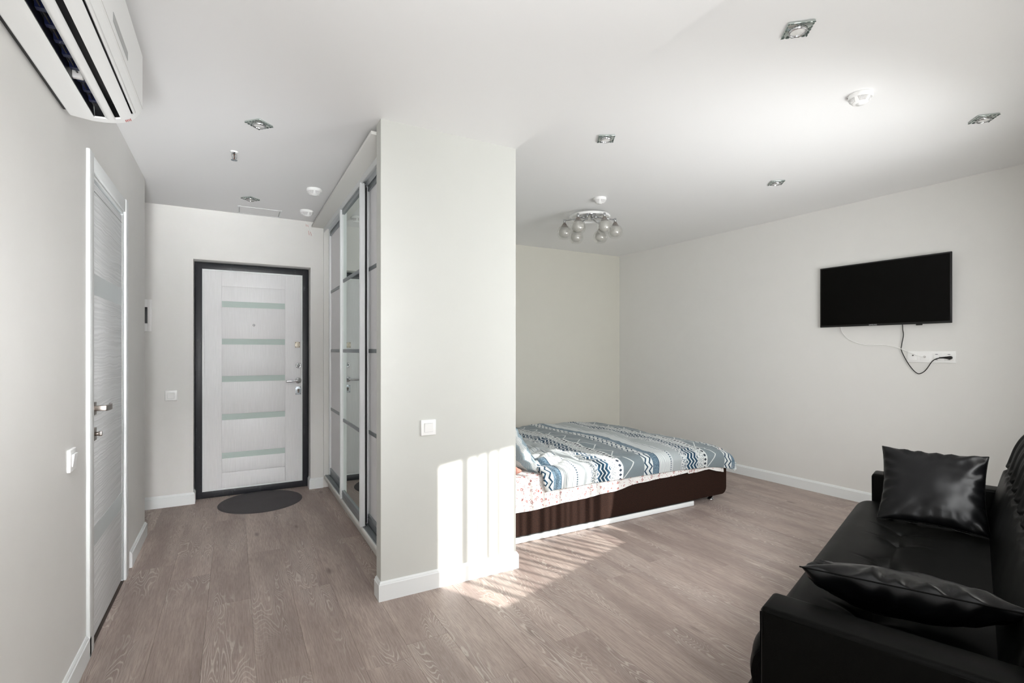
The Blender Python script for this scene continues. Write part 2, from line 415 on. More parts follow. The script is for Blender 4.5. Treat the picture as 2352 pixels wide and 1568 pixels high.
def tag(o, label=None, cat=None, group=None, kind=None):
    if label: o['label'] = label
    if cat: o['category'] = cat
    if group: o['group'] = group
    if kind: o['kind'] = kind
    return o
def thing(name, label, cat, loc=(0, 0, 0), rz=0., group=None):
    o = bpy.data.objects.new(name, None); C.objects.link(o); o.location = loc; o.rotation_euler = (0, 0, rz)
    o.empty_display_size = .1
    return tag(o, label, cat, group)
def struct(name, label=None, loc=(0, 0, 0), rz=0.):
    o = bpy.data.objects.new(name, None); C.objects.link(o); o.location = loc; o.rotation_euler = (0, 0, rz); o.empty_display_size = .1
    o['kind'] = 'structure'
    if label: o['label'] = label
    return o
def copy_thing(root, loc, rz=0., label=None):
    def cp(o, par):
        c = o.copy(); C.objects.link(c)
        if par is not None: c.parent = par
        for ch in [x for x in bpy.data.objects if x.parent == o]: cp(ch, c)
        return c
    r = cp(root, None); r.location = loc; r.rotation_euler = (0, 0, rz)
    if label: r['label'] = label
    return r

# ------------------------------------------------------------ room constants
XL = -.5205; YC = 2.4954; Z1 = 2.4035; Z2 = 2.4696; YB = 4.8106; YD = 4.9603; YR = 5.0235; XC1 = .642; XC2 = 1.4155
WT = .10
def xr(y): return 4.4075 + .0312 * (YR - y)
RZR = math.atan(.0312)                                   # right wall turn
YE = 4.1357
VI, VO = -.40, -.80                                      # window wall inner / outer face (along V)

# ---- floor of planks
floor = struct('floor', 'greige oak laminate floor of long boards with cathedral grain')
base = obj('subfloor', MB().box(-1.5, 4.9, -1.2, 5.4, -.12, -.0135), 'subfloor', floor)
PW, PL = .188, 1.38
def plank_mesh(length, name):
    g = .0002; t = .012; b = .0007
    x0, x1, y0, y1 = g, PW - g, g, length - g
    mb = MB()
    mb.add([(x0, y0, -t), (x1, y0, -t), (x1, y1, -t), (x0, y1, -t), (x0, y0, -b), (x1, y0, -b), (x1, y1, -b), (x0, y1, -b),
            (x0 + b, y0 + b, 0), (x1 - b, y0 + b, 0), (x1 - b, y1 - b, 0), (x0 + b, y1 - b, 0)],
           [(0, 3, 2, 1), (0, 1, 5, 4), (1, 2, 6, 5), (2, 3, 7, 6), (3, 0, 4, 7), (4, 5, 9, 8), (5, 6, 10, 9), (6, 7, 11, 10), (7, 4, 8, 11), (8, 9, 10, 11)])
    me = bpy.data.meshes.new(name); me.from_pydata([tuple(v) for v in mb.v], [], mb.f); me.materials.append(M['wood'])
    return me
pm = plank_mesh(PL, 'plank')
known = {0: 1.695, -1: 2.068, 1: .9, 2: 1.78, 4: 1.614, 3: 2.55, 5: .75}     # an end joint measured in these rows
for k in range(-11, 20):
    x = .829 + PW * k
    jo = known.get(k, random.uniform(0, PL))
    y = jo - PL * 3
    while y < 5.15:
        if y + PL > -1.05 and not (y + PL < .3 * x - 1.25):
            o = bpy.data.objects.new('plank', pm); C.objects.link(o); o.location = (x, y, 0); o.parent = floor
        y += PL

# ---- ceiling with its two levels
ceil = struct('ceiling', 'white painted ceiling, a few centimetres lower over the hall side')
def wy(x, v=-.55): return (v - V.x * x) / V.y
obj('lower_ceiling', MB().prism([(-1.5, wy(-1.5)), (XC2, wy(XC2)), (XC2, 5.4), (-1.5, 5.4)], 'z', Z1, 2.7), 'ceiling', ceil)
obj('upper_ceiling', MB().prism([(XC2, wy(XC2)), (4.9, wy(4.9)), (4.9, 5.4), (XC2, 5.4)], 'z', Z2, 2.7), 'ceiling', ceil)

# ---- walls (named by side)
def wall(name, mb, mat='wall', label=None):
    o = obj(name, mb, mat); o['kind'] = 'structure'
    if label: o['label'] = label
    return o
# left wall with the opening of the inner door
mb = MB().box(XL - .12, XL, -1.0, 2.655, 0, Z1).box(XL - .12, XL, 3.40, YE, 0, Z1).box(XL - .12, XL, 2.655, 3.40, 2.0, Z1)
wall('wall_left', mb, 'wall', 'light warm grey left wall with the inner door and the air conditioner')
mb = MB().box(-1.42, XL - .12, YE - .12, YE, 0, Z1).box(-1.42, -1.30, YE, YB, 0, Z1)
wall('wall_nook', mb)
# back wall of the hall with entry recess
RX0, RX1, RZ = -.285, .607, 1.991
mb = MB().box(-1.42, RX0, YB, 5.4, 0, Z1).box(RX1, XC2 - .1, YB, 5.4, 0, Z1).box(RX0, RX1, YB, 5.4, RZ, Z1).box(RX0, RX1, YD + .05, 5.4, 0, RZ)
wall('wall_back', mb, 'wall', 'light grey back wall around the recessed entry door')
# end pier and partition between wardrobe and bed alcove
mb = MB().box(XC1, XC2, YC, YC + .085, 0, Z1).box(XC2 - .1, XC2, YC + .085, 5.4, 0, Z1)
wall('wall_partition', mb, 'wall3', 'cream partition wall end between the hall wardrobe and the bed alcove')
wall('wall_alcove', MB().box(XC2, 4.9, YR, 5.4, 0, Z2), 'wall2', 'beige back wall of the bed alcove')
mb = MB(); ya, yb = -1.2, 5.4
mb.prism([(xr(ya), ya), (4.9, ya), (4.9, yb), (xr(yb), yb)], 'z', 0, Z2)
wall('wall_right', mb, 'wall', 'light grey right wall carrying the television')
# window wall (behind the camera), oblique, with one window
def ubox(mb, u0, u1, v0, v1, z0, z1):
    b = [uvp(u, v, z) for z in (z0, z1) for u, v in ((u0, v0), (u1, v0), (u1, v1), (u0, v1))]
    return mb.add(b, [(0, 3, 2, 1), (4, 5, 6, 7), (0, 1, 5, 4), (1, 2, 6, 5), (2, 3, 7, 6), (3, 0, 4, 7)])
WU0, WU1, WZ0, WZ1 = 2.09, 3.66, .55, 2.008
mb = MB()
ubox(mb, -1.2, WU0, VO, VI, 0, Z2 + .1); ubox(mb, WU1, 5.2, VO, VI, 0, Z2 + .1)
ubox(mb, WU0, WU1, VO, VI, 0, WZ0); ubox(mb, WU0, WU1, VO, VI, WZ1, Z2 + .1)
wall('wall_window', mb)
w = struct('window_1'); mb = MB()
for a, b, c, d in ((WU0, WU0 + .05, WZ0, WZ1), (WU1 - .05, WU1, WZ0, WZ1), (WU0 + .05, WU1 - .05, WZ0, WZ0 + .05)): ubox(mb, a, b, -.62, -.56, c, d)
obj('window_frame', mb, 'trim', w)

# ---- baseboards
BP = [(0, 0), (.013, 0), (.013, .080), (.0095, .083), (.0085, .088), (.004, .094), (0, .095)]
def baseboard(name, pts, side=1, label=None, endmat=None):
    """pts along the wall, board grows to the left (side 1) or right of the path"""
    pts = [Vector(p) for p in pts]; n = len(pts); offs = []
    for i in range(n):
        ns = []
        if i > 0: d = (pts[i] - pts[i - 1]).normalized(); ns.append(Vector((-d.y, d.x)) * side)
        if i < n - 1: d = (pts[i + 1] - pts[i]).normalized(); ns.append(Vector((-d.y, d.x)) * side)
        m = sum(ns, Vector((0, 0))); m = m / len(ns); m = m / m.length_squared
        offs.append(m)
    mb = MB(); k = len(BP); vs = []
    for i in range(n):
        for d, z in BP: p = pts[i] + offs[i] * d; vs.append((p.x, p.y, z))
    fs = []
    for i in range(n - 1):
        for j in range(k - 1): fs.append((i * k + j, i * k + j + 1, (i + 1) * k + j + 1, (i + 1) * k + j))
        fs.append((i * k + k - 1, i * k, (i + 1) * k, (i + 1) * k + k - 1))
    fs += [tuple(range(k)), tuple(range((n - 1) * k, n * k))[::-1]]
    mb.add(vs, fs); o = obj(name, mb, 'trim'); o['kind'] = 'structure'
    if label: o['label'] = label
    return o
baseboard('baseboard_left', [(XL, -.56), (XL, 2.625)], -1)
baseboard('baseboard_nook', [(XL, 3.57), (XL, YE), (-1.29, YE)], -1)
baseboard('baseboard_back', [(-1.29, YB), (RX0, YB), (RX0, YD - .045)], -1)
baseboard('baseboard_jamb', [(RX1, YD - .045), (RX1, YB), (.712, YB)], -1)
baseboard('baseboard_partition', [(XC1, YC + .082), (XC1, YC), (XC2, YC), (XC2, 2.71)], -1)
rb = struct('baseboard_right')
for y0, y1 in ((.95, 3.0), (3.001, 5.01)):
    b = baseboard('board', [(xr(y0), y0), (xr(y1), y1)], 1); del b['kind']; b.parent = rb
baseboard('baseboard_alcove', [(XC2 + .01, YR), (xr(YR) - .02, YR)], -1)

# ------------------------------------------------------------ entry door (door_1)
d1 = struct('door_1', 'white steel entry door with five narrow glass strips in a scuffed black frame', loc=(.16, YD, 0))
fx0, fx1, fz1 = RX0 + .003, RX1 - .006, 1.986
sx0, sx1, sz0, sz1 = -.231, .554, .056, 1.933
yf = YD - .035
mb = MB()
mb.bbox(fx0, sx0 + .004, yf, YD + .03, 0.002, fz1, .004).bbox(sx1 - .004, fx1, yf, YD + .03, .002, fz1, .004)
mb.bbox(fx0 + .001, fx1 - .001, yf + .0005, YD + .03, sz1 - .004, fz1 - .001, .004).bbox(fx0 + .001, fx1 - .001, yf + .0005, YD + .03, .002, sz0 + .004, .004)
obj('door_frame', mb, 'frame', d1)
# leaf: outer lip + slab
ys = YD - .028
mb = MB().bbox(sx0, sx1, ys, YD + .03, sz0, sz1, .003)
leaf = obj('door_leaf', mb, 'entry', d1)
mb = MB(); lip = ys - .006
for a, b, c, d in ((sx0, sx0 + .012, sz0, sz1), (sx1 - .012, sx1, sz0, sz1), (sx0 + .012, sx1 - .012, sz1 - .012, sz1), (sx0 + .012, sx1 - .012, sz0, sz0 + .012)): mb.bbox(a, b, lip, ys + .001, c, d, .002)
obj('edge_trim', mb, 'trim', d1)
# stiles and middle panels, seams left between them
yp = ys - .007; ix0, ix1 = -.086, .406; seam = .0012
zs = [(1.667, 1.617), (1.346, 1.297), (1.026, .976), (.701, .651), (.371, .322)]
for a, b in ((sx0 + .018, ix0 - seam), (ix1 + seam, sx1 - .018)):
    obj('stile', MB().bbox(a, b, yp, ys + .001, sz0 + .018, sz1 - .018, .0015), 'entry', d1)
edges = [sz1 - .018, 1.794, None]
segs = [(1.796, sz1 - .018), (zs[0][0], 1.794), (zs[1][0], zs[0][1]), (zs[2][0], zs[1][1]), (zs[3][0], zs[2][1]), (zs[4][0], zs[3][1]), (.203, zs[4][1]), (sz0 + .018, .201)]
for a, b in segs:
    obj('panel', MB().bbox(ix0, ix1, yp, ys + .001, a, b, .0015), 'entry', d1)
for a, b in zs:
    obj('glass_strip', MB().box(ix0, ix1, ys - .002, ys + .001, b, a), 'gstrip', d1)['label'] = 'pale green glass strip'
# hardware
o = obj('peephole', MB().lathe([(0, -.006), (.0075, -.006), (.0095, -.004), (.0105, 0)], (.157, yp, 1.467), 'y', 24), 'chrome', d1)
mb = MB().bbox(.488, .531, yp - .004, yp, 1.272, 1.323, .0012)
pl = obj('cover_plate', mb, 'gold', d1)
obj('screw', MB().lathe([(0, -.002), (.003, -.0015), (.0035, 0)], (.494, yp - .004, 1.278), 'y', 10).lathe([(0, -.002), (.003, -.0015), (.0035, 0)], (.525, yp - .004, 1.278), 'y', 10)
    .lathe([(0, -.002), (.003, -.0015), (.0035, 0)], (.494, yp - .004, 1.317), 'y', 10).lathe([(0, -.002), (.003, -.0015), (.0035, 0)], (.525, yp - .004, 1.317), 'y', 10), 'nail', pl)
mb = MB().box(.5085, .5105, yp - .0048, yp - .004, 1.297, 1.309).box(.5025, .5165, yp - .0048, yp - .004, 1.286, 1.2875)
obj('engraving', mb, 'nickel', pl)
hx = .516
ro = obj('lock_rose', MB().lathe([(0, -.009), (.014, -.009), (.0155, -.006), (.018, -.009), (.0215, -.0095), (.024, -.006), (.0255, 0)], (hx + .002, yp, 1.108), 'y', 32), 'chrome', d1)
obj('keyhole', MB().lathe([(0, -.0095), (.007, -.0093), (.007, -.008)], (hx + .002, yp, 1.112), 'y', 18).box(hx - .002, hx + .006, yp - .0094, yp - .008, 1.097, 1.11), 'alud', ro)
hd = obj('door_handle', MB().lathe([(0, -.011), (.017, -.0105), (.02, -.008), (.023, -.0085), (.026, -.006), (.027, 0)], (hx, yp, .972), 'y', 32), 'chrome', d1)
mb = MB().tube([(hx, yp - .008, .972), (hx, yp - .04, .972)], .010, 14)
mb.tube(spline([(hx + .004, yp - .043, .973), (hx - .02, yp - .046, .972), (hx - .055, yp - .045, .970), (hx - .105, yp - .040, .969)], 5), .009, 12, rs=[.010] * 5 + [.0085] * 5 + [.0095] * 6)
obj('lever', mb, 'chrome', hd)
pk = obj('key_plate', MB().bbox(.491, .540, yp - .003, yp, .844, .917, .001), 'zinc', d1)
obj('key_cylinder', MB().tube([(.516, yp - .003, .888), (.516, yp - .016, .888)], .0095, 14).bbox(.5095, .5235, yp - .014, yp - .003, .863, .886, .004), 'nickel', pk)
mb = MB()
for a in (.497, .534):
    for b in (.851, .910): mb.lathe([(0, -.0018), (.0025, -.0015), (.003, 0)], (a, yp - .003, b), 'y', 10)
obj('screw', mb, 'nail', pk)

# door mat
mt = thing('doormat', 'round dark grey ribbed doormat on the floor at the entry door', 'doormat', (.2, 4.615, 0))
mb = MB().lathe([(0, .008), (.295, .008), (.308, .006), (.313, .0015), (.313, .0003)], (.2, 4.615, 0), 'z', 72)
o = obj('mat_top', mb, 'mat', mt)
for q in (o,): q.scale = (1, 1.03, 1)

# ------------------------------------------------------------ inner door (door_2) on the left wall
d2 = struct('door_2', 'white ribbed interior door with two glass bands and a satin handle', loc=(XL, 3.03, 0))
ax = XL + .013
for a, b in ((2.600, 2.672), (3.388, 3.455)):
    mb = MB(); mb.bbox(XL, ax, a, b, 0.001, 2.068, .003); obj('architrave', mb, 'trim', d2)
mb = MB().bbox(XL, ax - .003, 2.672, 3.388, 1.998, 2.062, .002); obj('architrave', mb, 'trim', d2)
mb = MB().box(XL - .11, XL - .001, 2.657, 2.676, 0, 1.998).box(XL - .11, XL - .001, 3.384, 3.399, 0, 1.998).box(XL - .11, XL - .001, 2.676, 3.384, 1.984, 1.998)
obj('jamb', mb, 'trim', d2)
xd = XL - .006
mb = MB().bbox(xd - .038, xd, 2.679, 3.381, .012, 1.975, .002)
lf = obj('door_leaf', mb, 'ribbed', d2)
for a, b in ((1.489, 1.579), (.402, .486)):
    obj('glass_band', MB().box(xd - .001, xd + .0012, 2.681, 3.375, a, b), 'gstrip2', d2)['label'] = 'smooth grey glass band'
obj('panel_seam', MB().box(xd - .001, xd + .0006, 2.683, 3.379, 1.934, 1.939), 'grey', d2)
obj('threshold', MB().box(XL - .11, XL + .003, 2.677, 3.384, .0003, .004), 'subfloor', d2)
hz, hy = 1.00, 2.735
hn = obj('door_handle', MB().bbox(xd + .001, xd + .0105, hy - .026, hy + .026, hz - .028, hz + .026, .001), 'nickel', d2)
mb = MB().bbox(xd + .009, xd + .05, hy - .008, hy + .012, hz - .011, hz + .011, .002)
mb.prism([(xd + .043, hy - .004), (xd + .052, hy - .008), (xd + .058, hy + .05), (xd + .055, hy + .085), (xd + .045, hy + .118), (xd + .037, hy + .116), (xd + .047, hy + .083), (xd + .049, hy + .05)], 'z', hz - .0115, hz + .0115)
obj('lever', mb, 'nickel', hn)
lk = obj('lock_rose', MB().bbox(xd + .001, xd + .0105, hy - .026, hy + .026, hz - .137, hz - .083, .001), 'nickel', d2)
obj('thumb_turn', MB().tube([(xd + .01, hy, hz - .109), (xd + .024, hy, hz - .109)], .0085, 16).bbox(xd + .022, xd + .034, hy - .004, hy + .004, hz - .119, hz - .099, .002), 'nickel', lk)
# hinge-side seal seen as a fine beaded line
obj('seal', MB().box(XL - .006, XL - .001, 3.3835, 3.3865, .01, 1.98), 'grey', d2)

# ------------------------------------------------------------ switches and panels
def switch(name, label, cx, cy, cz, rz, s=.0405, group=None):
    """wall switch, local -y looks into the room"""
    r = thing(name, label, 'switch', (cx, cy, cz), rz, group)
    mb = MB().bbox(-s, s, -.011, 0, -s, s, .003, 3)
    fr = obj('switch_frame', mb, 'white', r, world=False)
    mb = MB().box(-.0235, .0235, -.0114, -.010, -.0235, .0235); obj('gap', mb, 'grey', fr, world=False)
    k = .0225
    mb = MB().add([(-k, -.0115, -k), (k, -.0115, -k), (k, -.0115, k), (-k, -.0115, k), (-k, -.0135, -k), (k, -.0135, -k), (k, -.019, k), (-k, -.019, k)],
                  [(0, 3, 2, 1), (4, 5, 6, 7), (0, 1, 5, 4), (1, 2, 6, 5), (2, 3, 7, 6), (3, 0, 4, 7)])
    obj('rocker', mb, 'white', r, world=False); return r
switch('light_switch', 'square white light switch on the lit cream partition wall end', .888, YC - .0002, .846, 0)
switch('light_switch', 'white light switch on the hall back wall, left of the entry door', -.434, YB - .0002, .887, 0)
switch('light_switch', 'white light switch on the left wall beside the ribbed inner door', XL + .0002, 2.372, .850, pi / 2)
r = thing('fuse_panel', 'white fuse box with dark window, half hidden at the hall corner', 'fuse box', (-.70, YB, 1.52))
mb = MB()
for a, b, c, d in ((-.84, -.80, 1.395, 1.645), (-.587, -.559, 1.395, 1.645), (-.80, -.587, 1.585, 1.645), (-.80, -.587, 1.395, 1.458)): mb.bbox(a, b, YB - .014, YB - .0005, c, d, .002)
obj('panel_frame', mb, 'white', r)
obj('panel_window', MB().bbox(-.80, -.587, YB - .008, YB - .0005, 1.458, 1.585, .001), 'black', r)

# ------------------------------------------------------------ air conditioner on the left wall
Y0, Y1 = 1.48, 2.303
ac = thing('air_conditioner', 'white split air conditioner with open black louvre slots high on the left wall', 'air conditioner', (XL, (Y0 + Y1) / 2, 2.1))
def ap(p): return (XL + p[0], p[1])
bot = [(.006, 2.098), (.012, 2.082), (.075, 2.0735)]
curve = [(.085, 2.0735), (.112, 2.0745), (.130, 2.0765), (.148, 2.080), (.170, 2.087), (.190, 2.098), (.2025, 2.110)]
front = [(.209, 2.119), (.216, 2.130), (.2215, 2.140), (.2235, 2.150), (.2240, 2.345), (.2225, 2.352), (.2180, 2.356), (.15, 2.362), (.0, 2.366)]
# rear tray
prof = [(.013, 2.2), (.013, 2.0845), (.018, 2.0800), (.075, 2.0735), (.085, 2.0735), (.090, 2.0737), (.0895, 2.0765), (.084, 2.115), (.06, 2.2)]
obj('wall_gap_shade', MB().box(XL + .0005, XL + .0128, Y0 + .01, Y1 - .012, 2.092, 2.34), 'dark', ac)  # black box standing in for the shade between unit and wall
obj('outlet_liner', MB().prism([ap(p) for p in [(.0903, 2.0762), (.0912, 2.0764), (.0885, 2.1165), (.0866, 2.116)]], 'y', Y0 + .051, Y1 - .037), 'dark', ac)
obj('rear_case', MB().prism([ap(p) for p in prof], 'y', Y0, Y1), 'ac', ac)
# front cover
prof = [(.209, 2.119), (.216, 2.130), (.2215, 2.140), (.2235, 2.150), (.2240, 2.345), (.2225, 2.352), (.2180, 2.356), (.15, 2.362), (0, 2.366), (0, 2.2), (.06, 2.2), (.12, 2.19), (.185, 2.15)]
cv = obj('front_cover', MB().prism([ap(p) for p in prof], 'y', Y0, Y1), 'ac', ac)
# end caps of the outlet (solid curved end, both ends)
capp = [(.0895, 2.0737), (.112, 2.0745), (.130, 2.0765), (.148, 2.080), (.170, 2.087), (.190, 2.098), (.2025, 2.110), (.2095, 2.1185), (.186, 2.151), (.12, 2.191), (.06, 2.2), (.0865, 2.115)]
obj('outlet_end', MB().prism([ap(p) for p in [(.0915, 2.079), (.130, 2.082), (.170, 2.0925), (.200, 2.113), (.186, 2.1495), (.09, 2.117)]], 'y', Y1 - .0372, Y1 - .0362), 'dark', ac)
for a, b in ((Y1 - .036, Y1), (Y0, Y0 + .05)):
    obj('end_cap', MB().prism([ap(p) for p in capp], 'y', a, b), 'ac', ac)
# dark cavity + coil fins + vertical blades
obj('cavity', MB().prism([ap(p) for p in [(.0875, 2.118), (.0885, 2.112), (.125, 2.128), (.176, 2.146), (.186, 2.150), (.12, 2.190), (.061, 2.199)]], 'y', Y0 + .05, Y1 - .0375), 'dark', ac)
for k in range(9):
    y = Y0 + .09 + k * .075
    obj('deflector', MB().prism([ap(p) for p in [(.093, 2.095), (.122, 2.096), (.119, 2.127), (.092, 2.116)]], 'y', y, y + .018), 'coil', ac)
obj('blade_link', MB().tube([(XL + .103, Y0 + .06, 2.100), (XL + .103, Y1 - .09, 2.100)], .0025, 6), 'nail', ac)
obj('swing_arm', MB().bbox(XL + .09, XL + .116, 1.985, 2.0, 2.084, 2.112, .002), 'grille', ac)
# louvres
def vane(pts, th, a, b, name, mat='ac'):
    n = len(pts); ring = [ap(p) for p in pts]; up = []
    for i in range(n):
        p, q = Vector(pts[max(0, i - 1)]), Vector(pts[min(n - 1, i + 1)]); d = (q - p).normalized()
        up.append(ap((pts[i][0] - d.y * th, pts[i][1] + d.x * th)))
    return obj(name, MB().prism(ring + up[::-1], 'y', a, b, True), mat, ac)
vane([(.122, 2.0775), (.133, 2.0745), (.143, 2.0755), (.151, 2.0790)], .004, Y0 + .053, Y1 - .034, 'louvre')
autosmooth(vane([(.166, 2.0840), (.178, 2.0850), (.190, 2.0910), (.199, 2.1010)], .004, Y0 + .053, Y1 - .034, 'louvre'))
vane([(.204, 2.1065), (.207, 2.1110), (.2093, 2.1180)], .003, Y0 + .052, Y1 - .040, 'lower_lip')
# status window on the front and the seams
obj('display_strip', MB().box(XL + .2238, XL + .2247, 1.782, 2.003, 2.178, 2.205), 'grey', ac)
obj('front_seam', MB().box(XL + .2232, XL + .2246, Y0, Y1, 2.1495, 2.1505), 'grille', ac)
mb = MB()
for k, (dy, ln) in enumerate(((0, .030), (.004, .034), (.008, .034), (.012, .026))):
    x = .176 + k * .0045; y = 2.272 + (k % 2) * .002
    for j in range(4):
        mb.box(XL + x, XL + x + .0014, y + j * .0066, y + j * .0066 + .0050, 2.0858 + (x - .170) * .55 - .0012, 2.0862 + (x - .170) * .55 + .004)
o = obj('warning_print', mb, 'red', ac); o['kind'] = 'stuff'; o['label'] = 'lines of tiny red print'

# ------------------------------------------------------------ sliding wardrobe
WY0, WY1 = YC + .088, YB - .002
wd = thing('sliding_wardrobe', 'white sliding-door wardrobe with mirrored middle door along the hall', 'wardrobe', (1.0, 3.7, 0))
obj('side_panel', MB().bbox(.716, XC2 - .103, WY1 - .018, WY1, .111, 2.354, .001), 'whiteb', wd)
obj('side_panel', MB().bbox(.716, XC2 - .103, WY0, WY0 + .018, .111, 2.354, .001), 'whiteb', wd)
obj('top_board', MB().bbox(.615, XC2 - .103, WY0, WY1, 2.355, 2.372, .001), 'whiteb', wd)
obj('bottom_board', MB().bbox(.719, XC2 - .103, WY0, WY1, .088, .110, .001), 'whiteb', wd)
obj('plinth', MB().bbox(.756, .774, WY0, WY1 - .002, .001, .0878, .001), 'whiteb', wd)
obj('back_panel', MB().box(XC2 - .112, XC2 - .104, WY0 + .018, WY1 - .018, .111, 2.354), 'whiteb', wd)
ya, yb = WY0 + .019, WY1 - .019
tx0, tx1 = .7165, .802
mb = MB().box(tx0, tx1, ya, yb, 2.352, 2.3548)
for x in (tx0, (tx0 + tx1) / 2 + .001, tx1 - .002): mb.box(x, x + .002, ya, yb, 2.316, 2.352)
mb.box(tx0, tx0 + .006, ya, yb, 2.3155, 2.3175)
obj('top_track', mb, 'alu', wd)
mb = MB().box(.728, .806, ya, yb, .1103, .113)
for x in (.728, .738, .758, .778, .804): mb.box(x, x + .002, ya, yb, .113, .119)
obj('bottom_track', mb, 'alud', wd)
DZ = [1.775, 1.243, .715]
def slider(y0, y1, xf, xp, pm_, label, kind):
    """sliding door: front face of stiles at xf, panel face at xp"""
    z0, z1 = .119, 2.318; sw = .030
    mb = MB()
    for a, s in ((y0, 1), (y1, -1)):
        b = a + s * sw
        mb.prism([(xf + .012, min(a, b)), (xf + .003, min(a, b) + .002), (xf, min(a, b) + .010), (xf, max(a, b) - .010), (xf + .003, max(a, b) - .002), (xf + .012, max(a, b)), (xp + .010, max(a, b)), (xp + .010, min(a, b))], 'z', z0, z1)
    d = obj('sliding_door', mb, 'alu', wd); d['label'] = label
    ya_, yb_ = y0 + sw, y1 - sw
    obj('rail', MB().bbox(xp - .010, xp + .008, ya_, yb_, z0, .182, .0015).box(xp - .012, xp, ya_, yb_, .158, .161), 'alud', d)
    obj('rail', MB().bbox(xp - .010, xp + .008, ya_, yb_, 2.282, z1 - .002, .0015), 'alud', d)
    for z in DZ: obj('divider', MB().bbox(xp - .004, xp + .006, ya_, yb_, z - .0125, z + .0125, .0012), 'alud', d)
    zz = [.182] + [q for z in DZ[::-1] for q in (z - .0125, z + .0125)] + [2.282]
    for i in range(0, 8, 2): obj('mirror_panel' if kind else 'door_panel', MB().box(xp, xp + .005, ya_, yb_, zz[i] + .0006, zz[i + 1] - .0006), pm_, d)
    return d
dm = slider(3.272, 3.985, .708, .7335, 'mirror', 'mirrored sliding door', True)
obj('pile_seal', MB().box(.741, .746, 3.2655, 3.272, .125, 2.31), 'brush', dm)
obj('handle_profile', MB().prism([(.7075, 3.2725), (.7065, 3.268), (.709, 3.2645), (.735, 3.2645), (.738, 3.2665), (.738, 3.2725)], 'z', .117, 2.321), 'alu', dm)
slider(yb - .815, yb - .003, .758, .775, 'wpanel', 'plain white sliding door at the far end', False)
dn = slider(ya + .003, 3.335, .758, .775, 'wpanel', 'plain white sliding door at the near end', False)
obj('pile_seal', MB().box(.7575, .7585, 3.30, 3.335, .125, 2.31), 'brush', dn)

# ------------------------------------------------------------ ceiling fixtures
def spot(label, x, y, z, rz):
    r = thing('ceiling_spotlight', label, 'spotlight', (x, y, z), rz, 'square glass ceiling spotlights'); h = .0465
    obj('glass_plate', MB().bbox(-h, h, -h, h, -.009, -.001, .0018, 1), 'mirror2', r, world=False)
    obj('ring', MB().lathe([(.0255, -.0088), (.0262, -.017), (.0285, -.0195), (.0315, -.018), (.0325, -.009)], n=36), 'chrome', r, world=False)
    obj('lens', MB().lathe([(0, -.0165), (.02, -.0155), (.0262, -.0135)], n=32), 'frost', r, world=False)
    mb = MB()
    for a in range(4):
        w_ = h - .003
        for k in range(5):
            t = -w_ + .012 + k * .0185
            p = [(t, -w_), (w_, t), (-t, w_), (-w_, -t)][a]
            mb.bbox(p[0] - .0055, p[0] + .0055, p[1] - .0025, p[1] + .0025, -.0105, -.0088, .0006, 1) if a % 2 == 0 else mb.bbox(p[0] - .0025, p[0] + .0025, p[1] - .0055, p[1] + .0055, -.0105, -.0088, .0006, 1)
    obj('facets', mb, 'facet', r, world=False)
    return r
def mk_spotglass():
    g = NT('mirrored_spot_glass'); v = g.coord()
    g.set(Base_Color=lin((196, 204, 200)), Roughness=.12, Metallic=.75); return g.m
M['mirror2'] = mk_spotglass(); M['facet'] = plain('cut_glass_edge', (120, 134, 130), .15, .7)
R45 = radians(-47)
spot('square glass spotlight in the hall ceiling nearer the camera', .114, 2.847, Z1, R45)
spot('square glass spotlight in the hall ceiling near the hatch by the entry', .113, 4.289, Z1, R45)
spot('square glass spotlight at the top of the photo, right ceiling', 1.869, 1.127, Z2, radians(-42))
spot('square glass spotlight in the alcove ceiling, just right of the partition', 1.871, 2.246, Z2, radians(-33))
spot('square glass spotlight in the right ceiling above the television, off its left side', 3.446, 2.237, Z2, radians(-42))
spot('square glass spotlight at the far right of the ceiling above the sofa', 3.442, 1.086, Z2, radians(-46))

def detector(label, x, y, z, rz, s=1.):
    r = thing('smoke_detector', label, 'smoke detector', (x, y, z), rz, 'smoke detectors')
    P_ = [(.050, -.0005), (.0515, -.005), (.0515, -.0155), (.049, -.0205)]
    obj('base_ring', MB().lathe([(a * s, b * s) for a, b in P_ + [(0, -.0205)]], n=40), 'white', r, world=False)
    obj('dome', MB().lathe([(a * s, b * s) for a, b in [(.0485, -.0206), (.032, -.042), (.027, -.0445), (0, -.045)]], n=40), 'white', r, world=False)
    for k in range(5):
        a0 = 2 * pi * k / 5
        mb = MB()
        def fn(i, j, a0=a0):
            a = a0 + (i - .5) * 1.0 * (1 - .28 * j); rr = .0472 - .0135 * j; zz = -.0228 - .0175 * j
            return Vector((rr * cos(a) * s * 1.012, rr * sin(a) * s * 1.012, zz * s))
        mb.grid(fn, 8, 3); g_ = obj('vent', mb, 'grille', r, world=False)
        mb = MB()
        for q in range(1, 8):
            a = a0 + (q / 8 - .5) * .95
            mb.tube([Vector((.0475 * cos(a), .0475 * sin(a), -.024)) * s, Vector((.0352 * cos(a0 + (a - a0) * .74), .0352 * sin(a0 + (a - a0) * .74), -.0392)) * s], .0009 * s, 4)
        obj('slats', mb, 'white', g_, world=False)['kind'] = 'stuff'
    obj('led', MB().lathe([(0, -.003), (.0025, -.002), (.003, 0)], (.0512 * s * cos(.9), .0512 * s * sin(.9), -.010 * s), 'z', 8), 'nail', r, world=False)
    obj('cap', MB().lathe([(.018 * s, -.0448 * s), (.0175 * s, -.0475 * s), (0, -.048 * s)], n=28), 'white', r, world=False)
    return r
detector('white smoke detector on the hall ceiling, nearer one beside the wardrobe top', .507, 3.82, Z1, .2)
detector('white smoke detector on the hall ceiling, farther one by the back wall', .531, 4.44, Z1, .5)
